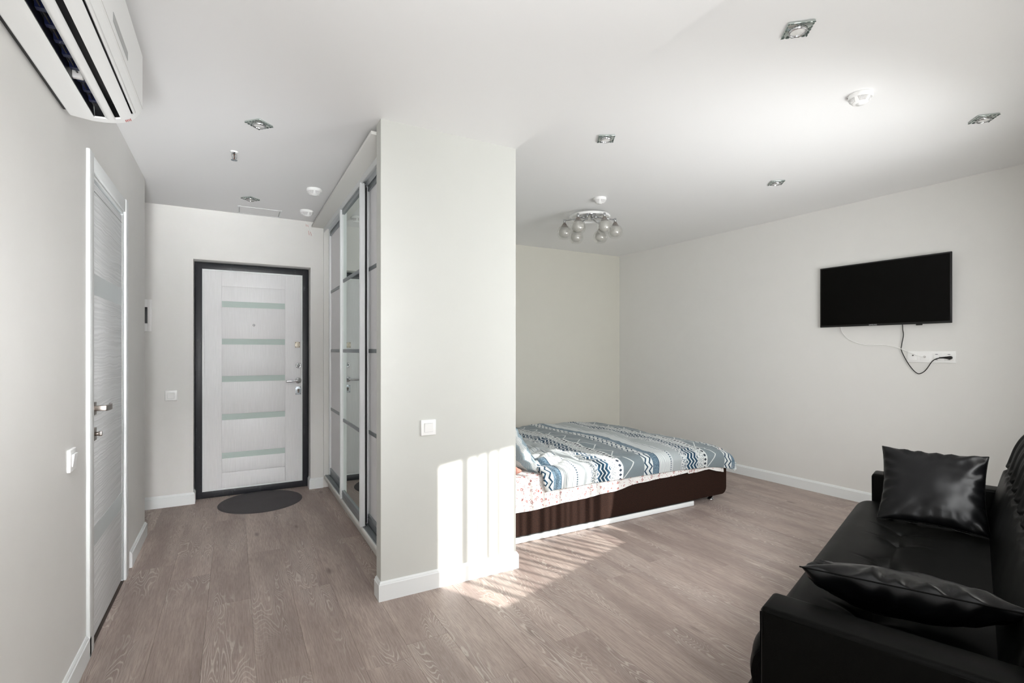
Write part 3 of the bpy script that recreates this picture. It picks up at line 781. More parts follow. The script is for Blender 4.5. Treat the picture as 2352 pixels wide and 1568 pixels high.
detector('white smoke detector on the ceiling above the ball lamp', 2.57, 3.16, Z2, .9)
detector('large white smoke detector on the bright right ceiling', 2.615, 1.275, Z2, 1.35)

# sprinkler
sp = thing('sprinkler', 'small pendant sprinkler head on the hall ceiling', 'sprinkler', (.004, 3.325, Z1))
obj('escutcheon', MB().lathe([(.021, -.0005), (.0215, -.004), (.014, -.007), (0, -.007)], n=24), 'white', sp, world=False)
mb = MB().tube([(-.0015, 0, -.007), (-.0015, 0, -.016)], .009, 12).tube(spline([(-.011, 0, -.014), (-.014, 0, -.026), (-.008, 0, -.042), (-.001, 0, -.048)], 4), .0022, 6).tube(spline([(.011, 0, -.014), (.014, 0, -.026), (.008, 0, -.042), (.001, 0, -.048)], 4), .0022, 6)
obj('body', mb, 'chrome', sp, world=False)
obj('glass_bulb', MB().tube([(0, 0, -.016), (0, 0, -.045)], .0035, 8), 'orange', sp, world=False)
mb = MB()
for k in range(12):
    a = 2 * pi * k / 12
    mb.add([(.005 * cos(a - .3), .005 * sin(a - .3), -.050), (.005 * cos(a + .3), .005 * sin(a + .3), -.050), (.017 * cos(a + .19), .017 * sin(a + .19), -.0515), (.017 * cos(a - .19), .017 * sin(a - .19), -.0515),
            (.005 * cos(a - .3), .005 * sin(a - .3), -.0485), (.005 * cos(a + .3), .005 * sin(a + .3), -.0485), (.017 * cos(a + .19), .017 * sin(a + .19), -.050), (.017 * cos(a - .19), .017 * sin(a - .19), -.050)],
           [(0, 3, 2, 1), (4, 5, 6, 7), (0, 1, 5, 4), (1, 2, 6, 5), (2, 3, 7, 6), (3, 0, 4, 7)])
mb.lathe([(0, -.053), (.006, -.052), (.0065, -.048), (0, -.047)], n=16)
obj('deflector', mb, 'alud', sp, world=False)

# ceiling hatch
ht = thing('ceiling_hatch', 'thin white rectangular access hatch in the ceiling before the entry door', 'hatch', (.195, 4.675, Z1))
mb = MB()
for a, b, c, d in ((.030, .352, 4.552, 4.562), (.030, .352, 4.782, 4.792), (.030, .040, 4.562, 4.782), (.342, .352, 4.562, 4.782)): mb.bbox(a, b, c, d, Z1 - .0035, Z1 - .0002, .001)
obj('hatch_frame', mb, 'trim', ht)
obj('hatch_door', MB().box(.048, .334, 4.566, 4.778, Z1 - .0022, Z1 - .0002), 'ceiling', ht)
for a in (.0405, .3365): obj('gap', MB().box(a, a + .0045, 4.59, 4.765, Z1 - .0020, Z1 - .0002), 'grey', ht)

# loose wires by the back wall
wr = thing('loose_wires', 'thin pale wires with red bits dangling at the top of the hall back wall', 'wire', (.575, 4.795, 2.34))
yw = YB - .009
obj('wire', MB().tube(spline([(.560, yw, 2.4030), (.566, yw, 2.393), (.582, yw, 2.374), (.598, yw, 2.345), (.634, yw, 2.266)], 5), .0013, 6), 'cablew', wr)
obj('wire', MB().tube(spline([(.566, yw + .003, 2.398), (.580, yw, 2.36), (.588, yw, 2.32), (.600, yw, 2.285)], 5), .0011, 6), 'cablew', wr)
for p, q in (((.567, 2.374), (.571, 2.354)), ((.581, 2.372), (.586, 2.352)), ((.588, 2.318), (.594, 2.280)), ((.604, 2.31), (.612, 2.276))):
    obj('red_marking', MB().tube([(p[0], yw - .001, p[1]), (q[0], yw - .001, q[1])], .0012, 5), 'red', wr)

# ------------------------------------------------------------ six-globe ceiling lamp
LX, LY = 2.755, 3.53
lamp = thing('ceiling_lamp', 'chrome ceiling lamp with six clear glass globes above the bed', 'lamp', (LX, LY, Z2))
ang0 = -YAW + radians(-5)
mb = MB().lathe([(0, -.001), (.055, -.001), (.058, -.006), (.058, -.028), (.054, -.033), (0, -.034)], n=40)
obj('canopy', mb, 'chrome', lamp, world=False)
# flat white ring
RR = .175
mb = MB().lathe([(RR - .004, -.055), (RR + .004, -.055), (RR + .004, -.035), (RR - .004, -.035), (RR - .004, -.055)], n=64)
obj('ring', mb, 'white', lamp, world=False)
for k in range(3):
    a = ang0 + 2 * pi * k / 3 + .5
    obj('ring_stay', MB().tube([(.05 * cos(a), .05 * sin(a), -.025), ((RR - .003) * cos(a), (RR - .003) * sin(a), -.044)], .003, 8), 'chrome', lamp, world=False)
for k in range(6):
    a = ang0 + k * pi / 3; ca, sa = cos(a), sin(a); R_ = .222
    mb = MB().tube([(.045 * ca, .045 * sa, -.045), ((R_ - .004) * ca, (R_ - .004) * sa, -.072)], .0055, 10)
    mb.lathe([(0, -.010), (.012, -.010), (.014, -.004), (.014, .012), (.010, .018), (0, .018)], (.05 * ca, .05 * sa, -.046), n=14)
    mb.lathe([(0, .020), (.010, .018), (.012, .0), (.012, -.016), (0, -.016)], (R_ * ca, R_ * sa, -.078), n=16)
    arm = obj('arm', mb, 'chrome', lamp, world=False)
    c = (R_ * ca, R_ * sa, -.078)
    obj('socket_cone', MB().lathe([(.010, -.014), (.014, -.020), (.030, -.045), (.032, -.049)], c, n=24), 'nickel', arm, world=False)
    rg = .066; zc = -.048 - .052
    prof = [(rg * sin(t), zc + rg * cos(t)) for t in [.50 + i * (pi - .50 - .62) / 22 for i in range(23)]]
    obj('glass_globe', MB().lathe(prof, c, n=36), 'globe', arm, world=False)
    ri = .050; prof = [(ri * sin(t) * .98, zc + .008 + ri * cos(t)) for t in [.55 + i * (pi - .57) / 20 for i in range(21)]]
    obj('inner_shade', MB().lathe(prof, c, n=32), 'shade', arm, world=False)
    obj('bulb', MB().lathe([(.008, -.05), (.009, -.06), (.016, -.078), (.017, -.088), (.011, -.102), (0, -.106)], c, n=18), 'frost', arm, world=False)

# ------------------------------------------------------------ television, sockets, cables
TY = (1.581 + 2.479) / 2
tv = thing('television', 'flat black television mounted on the right wall', 'television', (xr(TY), TY, 1.44), RZR)
hw = .449; z0, z1 = .003, .511; T = -.058
mb = MB().bbox(T, T + .012, -hw, hw, z0, z1, .003)
obj('bezel', mb, 'black', tv, world=False)
obj('screen', MB().box(T - .0006, T + .001, -hw + .010, hw - .010, z0 + .016, z1 - .010), 'screen', tv, world=False)
mb = MB().bbox(T + .0118, T + .016, -hw + .001, hw - .001, z0 + .001, z1 - .001, .001); obj('edge_band', mb, 'silver', tv, world=False)
obj('rear_case', MB().bbox(T + .0155, T + .042, -.36, .36, .05, .43, .01), 'tvback', tv, world=False)
obj('wall_bracket', MB().box(T + .041, -.0005, -.15, .15, .15, .35), 'nail', tv, world=False)
obj('bottom_strip', MB().box(T - .0012, T + .001, -hw + .004, hw - .004, z0 + .002, z0 + .0125), 'black', tv, world=False)
obj('sensor', MB().bbox(T + .002, T + .014, -.275, -.235, z0 - .009, z0 + .001, .003), 'black', tv, world=False)
fc = bpy.data.curves.new('brand', 'FONT'); fc.body = 'SAMSUNG'; fc.size = .0125; fc.extrude = .0003; fc.align_x = 'CENTER'; fc.align_y = 'CENTER'
fo = bpy.data.objects.new('brand_tmp', fc); C.objects.link(fo)
dg = bpy.context.evaluated_depsgraph_get(); me = bpy.data.meshes.new_from_object(fo.evaluated_get(dg)); bpy.data.objects.remove(fo)
me.name = 'logo'; me.materials.clear(); me.materials.append(M['silver'])
lg = bpy.data.objects.new('logo', me); C.objects.link(lg); lg.parent = tv; lg.location = (T - .0016, .045, z0 + .0075); lg.rotation_euler = (pi / 2, 0, -pi / 2)

SY = (1.576 + 1.864) / 2
so = thing('socket_strip', 'white four-gang socket strip on the right wall below the television', 'socket', (xr(SY), SY, 1.2), RZR)
obj('socket_frame', MB().bbox(-.010, -.0003, -.146, .146, -.0445, .0415, .003), 'white', so, world=False)
for k, y in enumerate((.108, .036, -.036, -.108)):
    p = obj('insert', MB().bbox(-.0125, -.0098, y - .0265, y + .0265, -.028, .025, .001), 'white', so, world=False)
    if k >= 2:
        obj('socket_well', MB().lathe([(.0205, -.0128), (.0195, -.0126), (.0190, -.008), (0, -.008)], (0, y, -.0015), 'x', 28), 'grille', p, world=False)
        mb = MB().box(-.0134, -.0125, y - .007, y + .007, .016, .0195).box(-.0134, -.0125, y - .007, y + .007, -.0225, -.019)
        obj('earth_clip', mb, 'nail', p, world=False)
        if k == 2:
            obj('pin_hole', MB().lathe([(.0026, -.0096), (0, -.0096)], (0, y + .0095, -.0015), 'x', 10).lathe([(.0026, -.0096), (0, -.0096)], (0, y - .0095, -.0015), 'x', 10), 'dark', p, world=False)
    elif k == 0: obj('aerial_jack', MB().box(-.0135, -.0124, y - .004, y + .005, .005, .013), 'nail', p, world=False)
    else: obj('aerial_socket', MB().lathe([(.007, -.0125), (.007, -.0145), (.005, -.0145), (.005, -.012)], (0, y, -.001), 'x', 20), 'nickel', p, world=False)
pts = [(4.4754, 1.8867, 1.4600), (4.4754, 1.8855, 1.41), (4.4755, 1.8811, 1.3614), (4.4752, 1.8923, 1.2883), (4.4752, 1.8923, 1.2416), (4.4764, 1.8532, 1.1523), (4.4777, 1.812, 1.0909), (4.4787, 1.7796, 1.0726), (4.4799, 1.7424, 1.0999), (4.481, 1.7058, 1.162), (4.4818, 1.6801, 1.1847), (4.483, 1.648, 1.1940)]
cb = thing('power_cable', 'black television power cable looping down to the socket strip', 'cable', pts[5])
obj('cord', MB().tube(spline(pts, 6), .0032, 8), 'rubber', cb)
mb = MB().tube([(4.483, 1.662, 1.1925), (4.4838, 1.640, 1.1943), (4.4846, 1.612, 1.1945), (4.4860, 1.603, 1.1943), (4.499, 1.601, 1.1943)], .009, 12, rs=[.0045, .0058, .0098, .0125, .0125])
obj('plug', mb, 'rubber', cb)
pts = [(4.4714, 2.3341, 1.4600), (4.472, 2.3137, 1.3907), (4.474, 2.2504, 1.3275), (4.4775, 2.1378, 1.2904), (4.4790, 2.0155, 1.2894), (4.4690, 1.9278, 1.2718), (4.4680, 1.8871, 1.2560), (4.4820, 1.7900, 1.2060), (4.4894, 1.7568, 1.1980), (4.4990, 1.7560, 1.1970)]
cw = thing('aerial_cable', 'thin white aerial cable curving from the television to the socket strip', 'cable', pts[4])
obj('cord', MB().tube(spline(pts, 6), .0024, 8), 'cablew', cw)

# ------------------------------------------------------------ bed
BY0, BY1, BX0, BX1 = 2.79, 4.39, 1.43, 3.615
bed = thing('bed', 'brown upholstered double bed base on chrome feet in the alcove', 'bed', ((BX0 + BX1) / 2, (BY0 + BY1) / 2, 0))
def rrect(x0, x1, z0, z1, r, rb):
    out = []
    def arc(cx, cz, rr, a0, a1):
        for i in range(7): a = a0 + (a1 - a0) * i / 6; out.append((cx + rr * cos(a), cz + rr * sin(a)))
    arc(x1 - rb, z0 + rb, rb, -pi / 2, 0); arc(x1 - r, z1 - r, r, 0, pi / 2)
    out += [(x0, z1), (x0, z0)]; return out
mb = MB().prism(rrect(BX0, BX1, .050, .325, .015, .055), 'y', BY0, BY1)
o = obj('bed_base', mb, 'suede', bed)
bv = o.modifiers.new('bevel', 'BEVEL'); bv.width = .012; bv.segments = 3; bv.limit_method = 'ANGLE'
obj('base_drawer', MB().box(BX0 + .02, 3.225, BY0 + .012, BY0 + .5, .004, .052), 'black', bed)
obj('drawer_rail', MB().bbox(BX0 + .02, 3.228, BY0 + .001, BY0 + .015, .003, .0385, .002), 'trim', bed)['label'] = 'white rail along the bottom edge'
for x, y in ((3.487, 2.845), (3.487, 4.33), (1.55, 4.33)):
    mb = MB().lathe([(0, .0005), (.025, .0005), (.027, .005), (.027, .011), (.0225, .015), (.018, .018), (.018, .0505), (0, .0505)], (x, y, 0), n=28)
    obj('foot', mb, 'chrome', bed)
obj('mattress', MB().bbox(BX0 + .02, BX1 - .03, BY0 + .03, BY1 - .02, .326, .418, .03, 4), 'whiteb', bed)
obj('headboard', MB().bbox(BX0 - .005, BX0 + .035, BY0 + .02, BY1, .326, .50, .012, 3), 'suede', bed)

def nz(x, y, z=0.): return noise.noise(Vector((x, y, z)))
# sheet: over the mattress top and hanging down the near side
sh_z = [(1.47, .205), (1.60, .209), (1.75, .209), (2.07, .224), (2.37, .236), (2.62, .266), (2.90, .272), (3.13, .283), (3.145, .271), (3.25, .270), (3.38, .281), (3.46, .258), (3.56, .236)]
def sheet_bottom(x):
    for (a, za), (b, zb) in zip(sh_z, sh_z[1:]):
        if x <= b: return za + (zb - za) * (x - a) / (b - a)
    return sh_z[-1][1]
SX0, SX1 = 1.472, 3.565
def sheet(i, j):
    x = SX0 + (SX1 - SX0) * i
    zb = sheet_bottom(x); r = .035; zt = .4265; yo = BY0 - .007
    Lv = zt - r - zb; La = r * pi / 2; Lt = 1.45; s = j ** 1.7 * (Lv + La + Lt)
    if s < Lv: y, z = yo, zb + s
    elif s < Lv + La: a = (s - Lv) / r; y, z = yo + r - r * cos(a), zt - r + r * sin(a)
    else: y, z = yo + r + s - Lv - La, zt
    k = max(0, 1 - s / (Lv + .02))
    wv = .006 * sin(x * 19 + 1.3 * sin(x * 5)) + .004 * nz(x * 14, s * 3, 2)
    y -= (wv + .010) * k
    z += .003 * nz(x * 8, y * 8, 1) if s > Lv else 0
    return Vector((x, y, z))
def sheet_uv(i, j):
    x = SX0 + (SX1 - SX0) * i; return (x, j ** 1.7 * 1.7)
st = thing('bed_sheet', 'white sheet with small red flowers hanging over the near side of the bed', 'bed sheet', (2.5, 3.2, .42))
obj('sheet_cloth', MB().grid(sheet, 260, 60, uvfn=sheet_uv), 'floral', st, recalc=False)

# duvet
def duvet(i, j):
    # i along X (left to foot), j across Y (near hem to far hem)
    r = .060; Ln = .075; La = r * pi / 2
    yo = 2.752; yfar = 4.43; flat = yfar - yo - 2 * r; tot = 2 * Ln + 2 * La + flat
    s = (j ** 1.35) * tot
    # left boundary steps in near the pillow
    yy = max(0., min(1., (s - Ln - .25) / .22)); yy = yy * yy * (3 - 2 * yy)
    xl = 1.775 * (1 - yy) + 1.475 * yy
    if s < Ln: xl += .03 * (1 - s / Ln) ** 1.5
    Lf = .065; Ltot = (3.650 - r - xl) + La + Lf
    q = xl + i * Ltot
    def cross(s):
        if s < Ln: return yo, -(r + (Ln - s))
        if s < Ln + La: a = (s - Ln) / r; return yo + r - r * cos(a), -(r - r * sin(a))
        if s < Ln + La + flat: return yo + r + s - Ln - La, 0.
        if s < Ln + 2 * La + flat: a = (s - Ln - La - flat) / r; return yfar - r + r * sin(a), -(r - r * cos(a))
        return yfar, -(r + s - Ln - 2 * La - flat)
    y, dz = cross(s)
    qx = 3.650 - r
    if q < qx: x, dzf = q, 0.
    elif q < qx + La: a = (q - qx) / r; x, dzf = qx + r * sin(a), -(r - r * cos(a))
    else: x, dzf = 3.650, -(r + q - qx - La)
    # soft top: hump to the middle, falling to the foot
    ztop = .466 + .028 * math.exp(-((x - 2.5) / .9) ** 2 - ((y - 3.6) / .75) ** 2) - .010 * max(0, (x - 3.2)) / .4 + .022 * math.exp(-((x - 1.98) / .22) ** 2 - ((y - 2.95) / .2) ** 2)
    lz = min(dz, dzf) + .12 * max(dz, dzf) * (1 if min(dz, dzf) < -.03 else 0)
    z = ztop + lz
    # rounded slope so the near edge rolls gently
    dn = max(0., 1 - (y - yo) / .30); z -= .020 * dn * dn
    df = max(0., 1 - (3.650 - x) / .38); z -= .042 * df * df
    # folds
    top = max(0., min(1., (y - yo) / .12)) * max(0., min(1., (3.69 - x) / .1))
    w1 = abs(nz(x * 3.2 + 3, y * 1.7, .3)); w2 = nz(x * 7, y * 5, 1.7); w3 = abs(nz(x * 10 + y * 6, y * 7 - x * 3, 4))
    left = math.exp(-((x - 1.75) / .55) ** 2)
    z += top * (.026 * w1 + .010 * w2 - .012 * w3 + left * (.042 * abs(nz(x * 6, y * 9, 8)) - .02))
    # hanging side swells out and ripples
    if s < Ln + La:
        k = 1 - s / (Ln + La)
        y -= .012 * sin(pi * min(1, s / (Ln + La))) + k * (.006 * sin(x * 16) + .010 * nz(x * 5, 0, 5)); z += .006 * nz(x * 4, 1, 9) + .006 * sin(x * 3.1)
    if x > 3.6: x += .010 * nz(y * 5, z * 4, 3)
    tilt = max(0, s - Ln - .05); 
    return Vector((x, y, z))
def duvet_uv(i, j):
    r = .060; Ln = .075; La = r * pi / 2; tot = 2 * Ln + 2 * La + (4.43 - 2.752 - 2 * r); s = (j ** 1.35) * tot
    yy = max(0., min(1., (s - Ln - .25) / .22)); yy = yy * yy * (3 - 2 * yy); xl = 1.775 * (1 - yy) + 1.475 * yy
    if s < Ln: xl += .03 * (1 - s / Ln) ** 1.5
    q = xl + i * ((3.650 - r - xl) + La + .065)
    return (q + .012 * sin(s * 5), s)
dv = thing('duvet', 'rumpled duvet with blue, grey and white zigzag bands spread over the bed', 'duvet', (2.6, 3.5, .47))
o = obj('duvet_cover', MB().grid(duvet, 250, 190, uvfn=duvet_uv), 'duvet', dv, recalc=False)
sm = o.modifiers.new('thick', 'SOLIDIFY'); sm.thickness = .022; sm.offset = -1

def pillow_mesh(w, h, t, n=36, pinch=.10, wr=.006, seed=0, seam=True, corner=.03, top=1., botm=1.):
    """pillow lying in local XY, thickness Z; returns MB and its seam line"""
    mb = MB(); vs = []; uv = []
    def xy(a, b):                                            # a,b in -1..1 ; edges pull in between the corners
        x = a * w / 2 * (1 - pinch * (1 - b * b)) ; y = b * h / 2 * (1 - pinch * (1 - a * a))
        return x, y
    for side, k in ((1, top), (-1, botm)):
        o = len(mb.v)
        def fn(i, j):
            a, b = 2 * i - 1, 2 * j - 1; a = sin(a * pi / 2); b = sin(b * pi / 2)
            x, y = xy(a, b)
            e = max(0, (1 - a * a)) ** .5 * max(0, (1 - b * b)) ** .5
            z = side * k * t / 2 * e ** .85
            rim = max(abs(a), abs(b)); f = e ** .5
            z += side * f * (wr * 1.6 * nz(x * 9 + seed, y * 9, side) + wr * nz(x * 24 + seed, y * 24, 2 + side) * rim ** 2 * 2)
            # radial gathers next to the seam
            z += side * wr * 1.3 * sin(atan2(b, a) * 22 + 3 * nz(a * 2, b * 2, seed)) * (rim ** 6) * f * 2
            return Vector((x, y, z))
        mb2 = MB().grid(fn, n, n, uvfn=lambda i, j: (i * w, j * h))
        fs = mb2.f if side > 0 else [f[::-1] for f in mb2.f]
        mb.add(mb2.v, fs, True); uv += mb2.uv
    mb.uv = uv
    ring = []
    m = 24
    for e0 in range(4):
        for k in range(m):
            t_ = -1 + 2 * k / m
            a, b = [(t_, -1), (1, t_), (-t_, 1), (-1, -t_)][e0]
            a, b = sin(a * pi / 2) if abs(a) < 1 else a, sin(b * pi / 2) if abs(b) < 1 else b
            x, y = xy(a, b); ring.append(Vector((x, y, 0)))
    ring.append(ring[0]); return mb, ring
def xf(mb, m): mb.v = [m @ v for v in mb.v]; return mb

def basis(ex, ey, origin):
    ex = Vector(ex).normalized(); ey = Vector(ey); ey = (ey - ex * ey.dot(ex)).normalized(); ez = ex.cross(ey)
    m = Matrix((ex, ey, ez)).transposed().to_4x4(); m.translation = Vector(origin); return m
# bed pillow leaning against the headboard
pw = thing('bed_pillow', 'blue and white striped pillow leaning at the head of the bed', 'pillow', (1.62, 3.1, .44))
mb, ring = pillow_mesh(.62, .44, .17, 34, .05, .008, 4)
m = basis((0, 1, 0), (-.52, 0, .80), (1.668, 3.145, .606))
obj('pillowcase', xf(mb, m), 'pillow', pw)
# corner of a floral pillow under it
p2 = thing('floral_pillow', 'corner of a brown-red floral pillow under the striped pillow, at the partition edge', 'pillow', (1.52, 2.86, .4))
mb, ring = pillow_mesh(.16, .30, .09, 16, .04, .004, 9)
m = basis((1, 0, 0), (0, 1, 0), (1.53, 2.93, .475))
M['floral2'] = plain('brown_red_print', (150, 108, 96), .85, var=.5)
obj('pillowcase', xf(mb, basis((1, 0, .1), (0, 1, 0), (1.525, 2.90, .472))), 'floral2', p2)

# ------------------------------------------------------------ sofa (authored in u,v)
RZS = atan2(U.y, U.x)
OC = uvp(2.485, .1, 0)
sofa = thing('sofa', 'black leatherette sofa with low arms and tufted seat facing the bed', 'sofa', OC, RZS)
def L(u, v, z): return Vector((u - 2.485, v - .1, z))
def lbox(mb, u0, u1, v0, v1, z0, z1, r=.012, seg=3):
    return mb.bbox(u0 - 2.485, u1 - 2.485, v0 - .1, v1 - .1, z0, z1, r, seg)
UA0, UA1, UB0, UB1 = 1.440, 1.563, 3.412, 3.535
for a, b, f in ((UA0, UA1, 0), (UB0, UB1, 1)):
    arm = obj('arm', lbox(MB(), a, b, -.28, .427, .055, .560, .014, 4), 'leather', sofa, world=False)
    # stitched seams along the top panel
    oe = a + .004 if not f else b - .004
    mb = MB()
    for uu in (a + .002, b - .002):
        mb.tube([L(uu, -.26, .5475), L(uu, .415, .5475)], .0022, 6)
    mb.tube([L(a + .012, .4255, .5475), L(b - .012, .4255, .5475)], .0022, 6)
    mb.tube([L(a + .002, .4250, .07), L(a + .002, .4250, .5475)], .0022, 6)
    obj('piping', mb, 'leather', arm, world=False)
# under-frame and feet
obj('base_frame', lbox(MB(), UA1 + .001, UB0 - .001, -.25, .40, .06, .20, .01), 'leather', sofa, world=False)
for u, v in ((1.50, .38), (3.47, .38), (1.50, -.22), (3.47, -.22)):
    obj('foot', MB().lathe([(0, .0005), (.022, .0005), (.024, .004), (.024, .056), (0, .056)], tuple(L(u, v, 0)), n=20), 'black', sofa, world=False)
tufts = [(2.885, .247), (2.715, .243), (2.388, .243), (2.205, .238), (1.88, .24), (1.71, .24)]
SU0, SU1, SV0, SV1 = 1.568, 3.407, -.10, .500
def seat(i, j):
    # closed profile in v: from underside front round to top rear
    u = SU0 + (SU1 - SU0) * i
    eu = min(u - SU0, SU1 - u)
    ru = .07; edge = 0 if eu > ru else (1 - sqrt(max(0, 1 - ((ru - eu) / ru) ** 2)))
    # j 0..1: front bottom -> front -> top -> back
    rf = .075; zt = .418; zb = .205
    segL = [.10, .22, .68]
    if j < .10: t = j / .10; v, z = SV1 - .07 + .07 * sin(t * pi / 2), zb + .055 * (1 - cos(t * pi / 2))
    elif j < .32: t = (j - .10) / .22; z = zb + .055 + (zt - rf - zb - .055) * min(1, t / .35) if t < .35 else zt - rf + rf * sin((t - .35) / .65 * pi / 2); v = SV1 + .006 * sin(min(1, t / .35) * pi) if t < .35 else SV1 - rf + rf * cos((t - .35) / .65 * pi / 2)
    else: t = (j - .32) / .68; v = SV1 - rf - (SV1 - rf - SV0) * t; z = zt
    topk = max(0., min(1., (z - .30) / .1))
    z -= edge * .055 * topk
    if j >= .10: v -= edge * .03 if j < .32 else 0
    # crown
    cv_ = max(0, 1 - ((v - .2) / .34) ** 2); z += .010 * cv_ * topk
    # tufts with short creases between the pairs and out to the front
    for tu, tv in tufts:
        d2 = ((u - tu) / .055) ** 2 + ((v - tv) / .05) ** 2
        z -= .022 * math.exp(-d2) * topk + .014 * math.exp(-d2 * 12) * topk
    for (ua, va), (ub, vb) in zip(tufts, tufts[1:]):
        if ub < u < ua: z -= (.010 * math.exp(-abs(v - .243) / .012)) * topk * (.5 + .6 * (1 - sin(pi * (u - ub) / (ua - ub))))
    for tu, tv in tufts:                                       # fold lines fanning from each button
        for s_, kx in ((1, .55), (-1, .35)):
            dv_ = (v - tv) * s_
            if 0 < dv_ < .14:
                cu = tu + kx * dv_ * s_ * .6
                z -= .007 * math.exp(-((u - cu) / .008) ** 2) * (1 - dv_ / .14) * topk
    z += .0015 * nz(u * 4, v * 4, 2) * topk
    return L(u, v, z)
mb = MB().grid(seat, 300, 150)
sc_ = obj('seat_cushion', mb, 'leather', sofa, world=False, recalc=False)
# closing underside/ends
mb = MB().prism([(p.y, p.z) for p in [seat(.004, j / 30) for j in range(31)]] + [(L(0, SV0, 0).y, .205)], 'x', SU0 + .001 - 2.485, SU0 + .012 - 2.485)
obj('seat_side', mb, 'leather', sofa, world=False)
mb = MB().prism([(p.y, p.z) for p in [seat(.996, j / 30) for j in range(31)]] + [(L(0, SV0, 0).y, .205)], 'x', SU1 - .012 - 2.485, SU1 - .001 - 2.485)
obj('seat_side', mb, 'leather', sofa, world=False)
for tu, tv in tufts: obj('button', MB().lathe([(0, .003), (.006, .0015), (.008, -.003)], tuple(L(tu, tv, .418 + .009 - .031)), n=14), 'leather', sofa, world=False)
# backrest
SB0, SB1 = 1.60, 3.400
bf = [(.30, -.020), (.35, -.030), (.45, -.048), (.55, -.066), (.60, -.078), (.65, -.090), (.70, -.104), (.75, -.118), (.79, -.130), (.83, -.148), (.865, -.172), (.90, -.205), (.92, -.240), (.915, -.280), (.88, -.305), (.80, -.31), (.60, -.30), (.30, -.28)]
bfs = spline([(0, v, z) for z, v in bf], 8)
def back(i, j):
    u = SB0 + (SB1 - SB0) * i; x = j * (len(bfs) - 1); a = int(min(x, len(bfs) - 2)); p = bfs[a].lerp(bfs[a + 1], x - a)
    v, z = p.y, p.z
    eu = min(u - SB0, SB1 - u); ru = .05
    e = 0 if eu > ru else 1 - sqrt(max(0, 1 - ((ru - eu) / ru) ** 2))
    v -= .03 * e if v > -.25 else 0; z -= .03 * e if z > .8 else 0
    fr = 1 if a < 90 and v > -.26 else 0
    if v > -.245 and z > .5:
        ph = ((u - 2.735 + 50 * .182) % .182) / .182                # 0 at seams
        c_ = sin(pi * ph)
        zs_ = .695 - .028 * (c_ - .5)                              # scalloped line where pleats begin
        if z > zs_: k = min(1, (z - zs_) / .03); v -= k * (.014 * (1 - c_) ** 1.5 + .006) ; v += .004 * sin(ph * pi * 6) * k
        v -= .014 * math.exp(-((z - zs_) / .006) ** 2)
        d2 = (min(ph, 1 - ph) * .182 / .03) ** 2 + ((z - .70) / .03) ** 2
        v -= .018 * math.exp(-d2)
    return L(u, v, z)
mb = MB().grid(back, 240, 150); obj('backrest', mb, 'leather', sofa, world=False, recalc=False)
ends = [(p.y, p.z) for p in [back(0, j / 60) for j in range(61)]]
obj('back_side', MB().prism(ends, 'x', SB0 - 2.485 - .001, SB0 - 2.485 + .012), 'leather', sofa, world=False)
mb = MB().prism([(p.y, p.z) for p in [back(1, j / 60) for j in range(61)]], 'x', SB1 - 2.485 - .012, SB1 - 2.485 + .001)
obj('back_side', mb, 'leather', sofa, world=False)

# cushions
def cushion(label, w, h, t, m, seed, wr=.006, top=1., botm=1.):
    r = thing('cushion', label, 'cushion', m.translation, 0, 'black leatherette sofa cushions')
    mb, ring = pillow_mesh(w, h, t, 44, .085, wr, seed, top=top, botm=botm)
    rb_ = MB().tube(ring, .0022, 6, cap=False)
    obj('cover', xf(mb, m), 'cushion', r)
    obj('seam', xf(rb_, m), 'leather', r); return r
def D(du, dv_, dz): w_ = uvp(du, dv_, 0); return Vector((w_.x, w_.y, dz))
# far cushion leans on the far arm: bottom edge u 3.0, top edge u 3.24
m = basis(D(.02, -1, 0), D(.27, .02, .34), uvp(3.13, .155, .588))
cushion('square black cushion standing against the far sofa arm', .405, .402, .13, m, 2, .006)
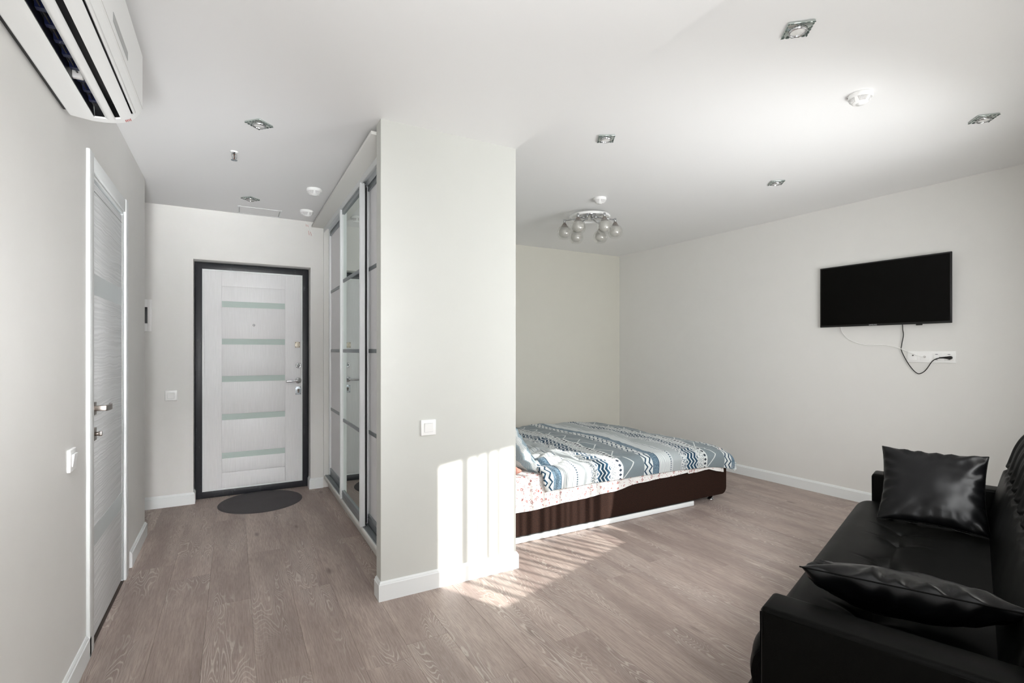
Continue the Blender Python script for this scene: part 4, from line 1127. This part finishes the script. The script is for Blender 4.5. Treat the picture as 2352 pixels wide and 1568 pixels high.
# near cushion tips over the near arm, far edge down on the seat
m = basis(D(.07, -.44, .0), D(.39, .06, -.15), uvp(1.850, .168, .552))
cushion('black cushion tipped against the near sofa arm, lower right of the photo', .475, .415, .13, m, 5, .008, top=.70, botm=1.25)

# ------------------------------------------------------------ sheer curtain at the window
cu = thing('sheer_curtain', 'white sheer curtain hanging in folds at the window', 'curtain', uvp(2.9, -.38, 1.2))
random.seed(3)
def cloth(u0, u1, z0=.06, z1=2.40, v=-.375):
    """one gathered fold: a narrow wavy strip"""
    n = max(4, int((u1 - u0) / .006)); mb = MB(); vs = []
    for i in range(n + 1):
        t = i / n; uu = u0 + (u1 - u0) * t; vv = v + .012 * sin(t * pi * max(2, (u1 - u0) / .012)) 
        vs += [uvp(uu + .004 * sin(z0), vv, z0), uvp(uu, vv, z1)]
    mb.add(vs, [(2 * i, 2 * i + 2, 2 * i + 3, 2 * i + 1) for i in range(n)], True); return mb
folds = [(2.218, 2.262), (2.300, 2.314), (2.354, 2.376), (2.415, 2.432), (2.508, 2.530)]
u = 2.59
while u < 3.36:
    w_ = random.choice((.012, .018, .03, .04)); folds.append((u, u + w_)); u += w_ + random.choice((.022, .03, .045, .05))
folds.append((3.375, 3.435))
for a, b in folds: obj('fold', cloth(a, b), 'sheer', cu, recalc=False)
# thin single layer behind the folds
obj('curtain_cloth', cloth(2.27, 3.50, v=-.392), 'sheer2', cu, recalc=False)
# denser side panel pushed aside by the sofa
edge = [(.06, 3.30), (.80, 3.29), (.927, 3.31), (.975, 3.41), (1.10, 3.49), (1.26, 3.535), (1.7, 3.57), (2.40, 3.60)]
es = spline([(0, a, b) for b, a in [(q[0], q[1]) for q in edge]], 5)
vs = []
for p in es:
    for k in range(25): t = k / 24; uu = p.y + (3.95 - p.y) * t; vs.append(uvp(uu, -.372 + .012 * sin(t * 60), p.z))
fs = [(i * 25 + k, i * 25 + k + 1, (i + 1) * 25 + k + 1, (i + 1) * 25 + k) for i in range(len(es) - 1) for k in range(24)]
obj('side_curtain', MB().add(vs, fs, True), 'whiteb', cu, recalc=False)
obj('curtain_rod', MB().tube([uvp(1.9, -.375, 2.405), uvp(3.9, -.375, 2.405)], .010, 10), 'alu', cu)
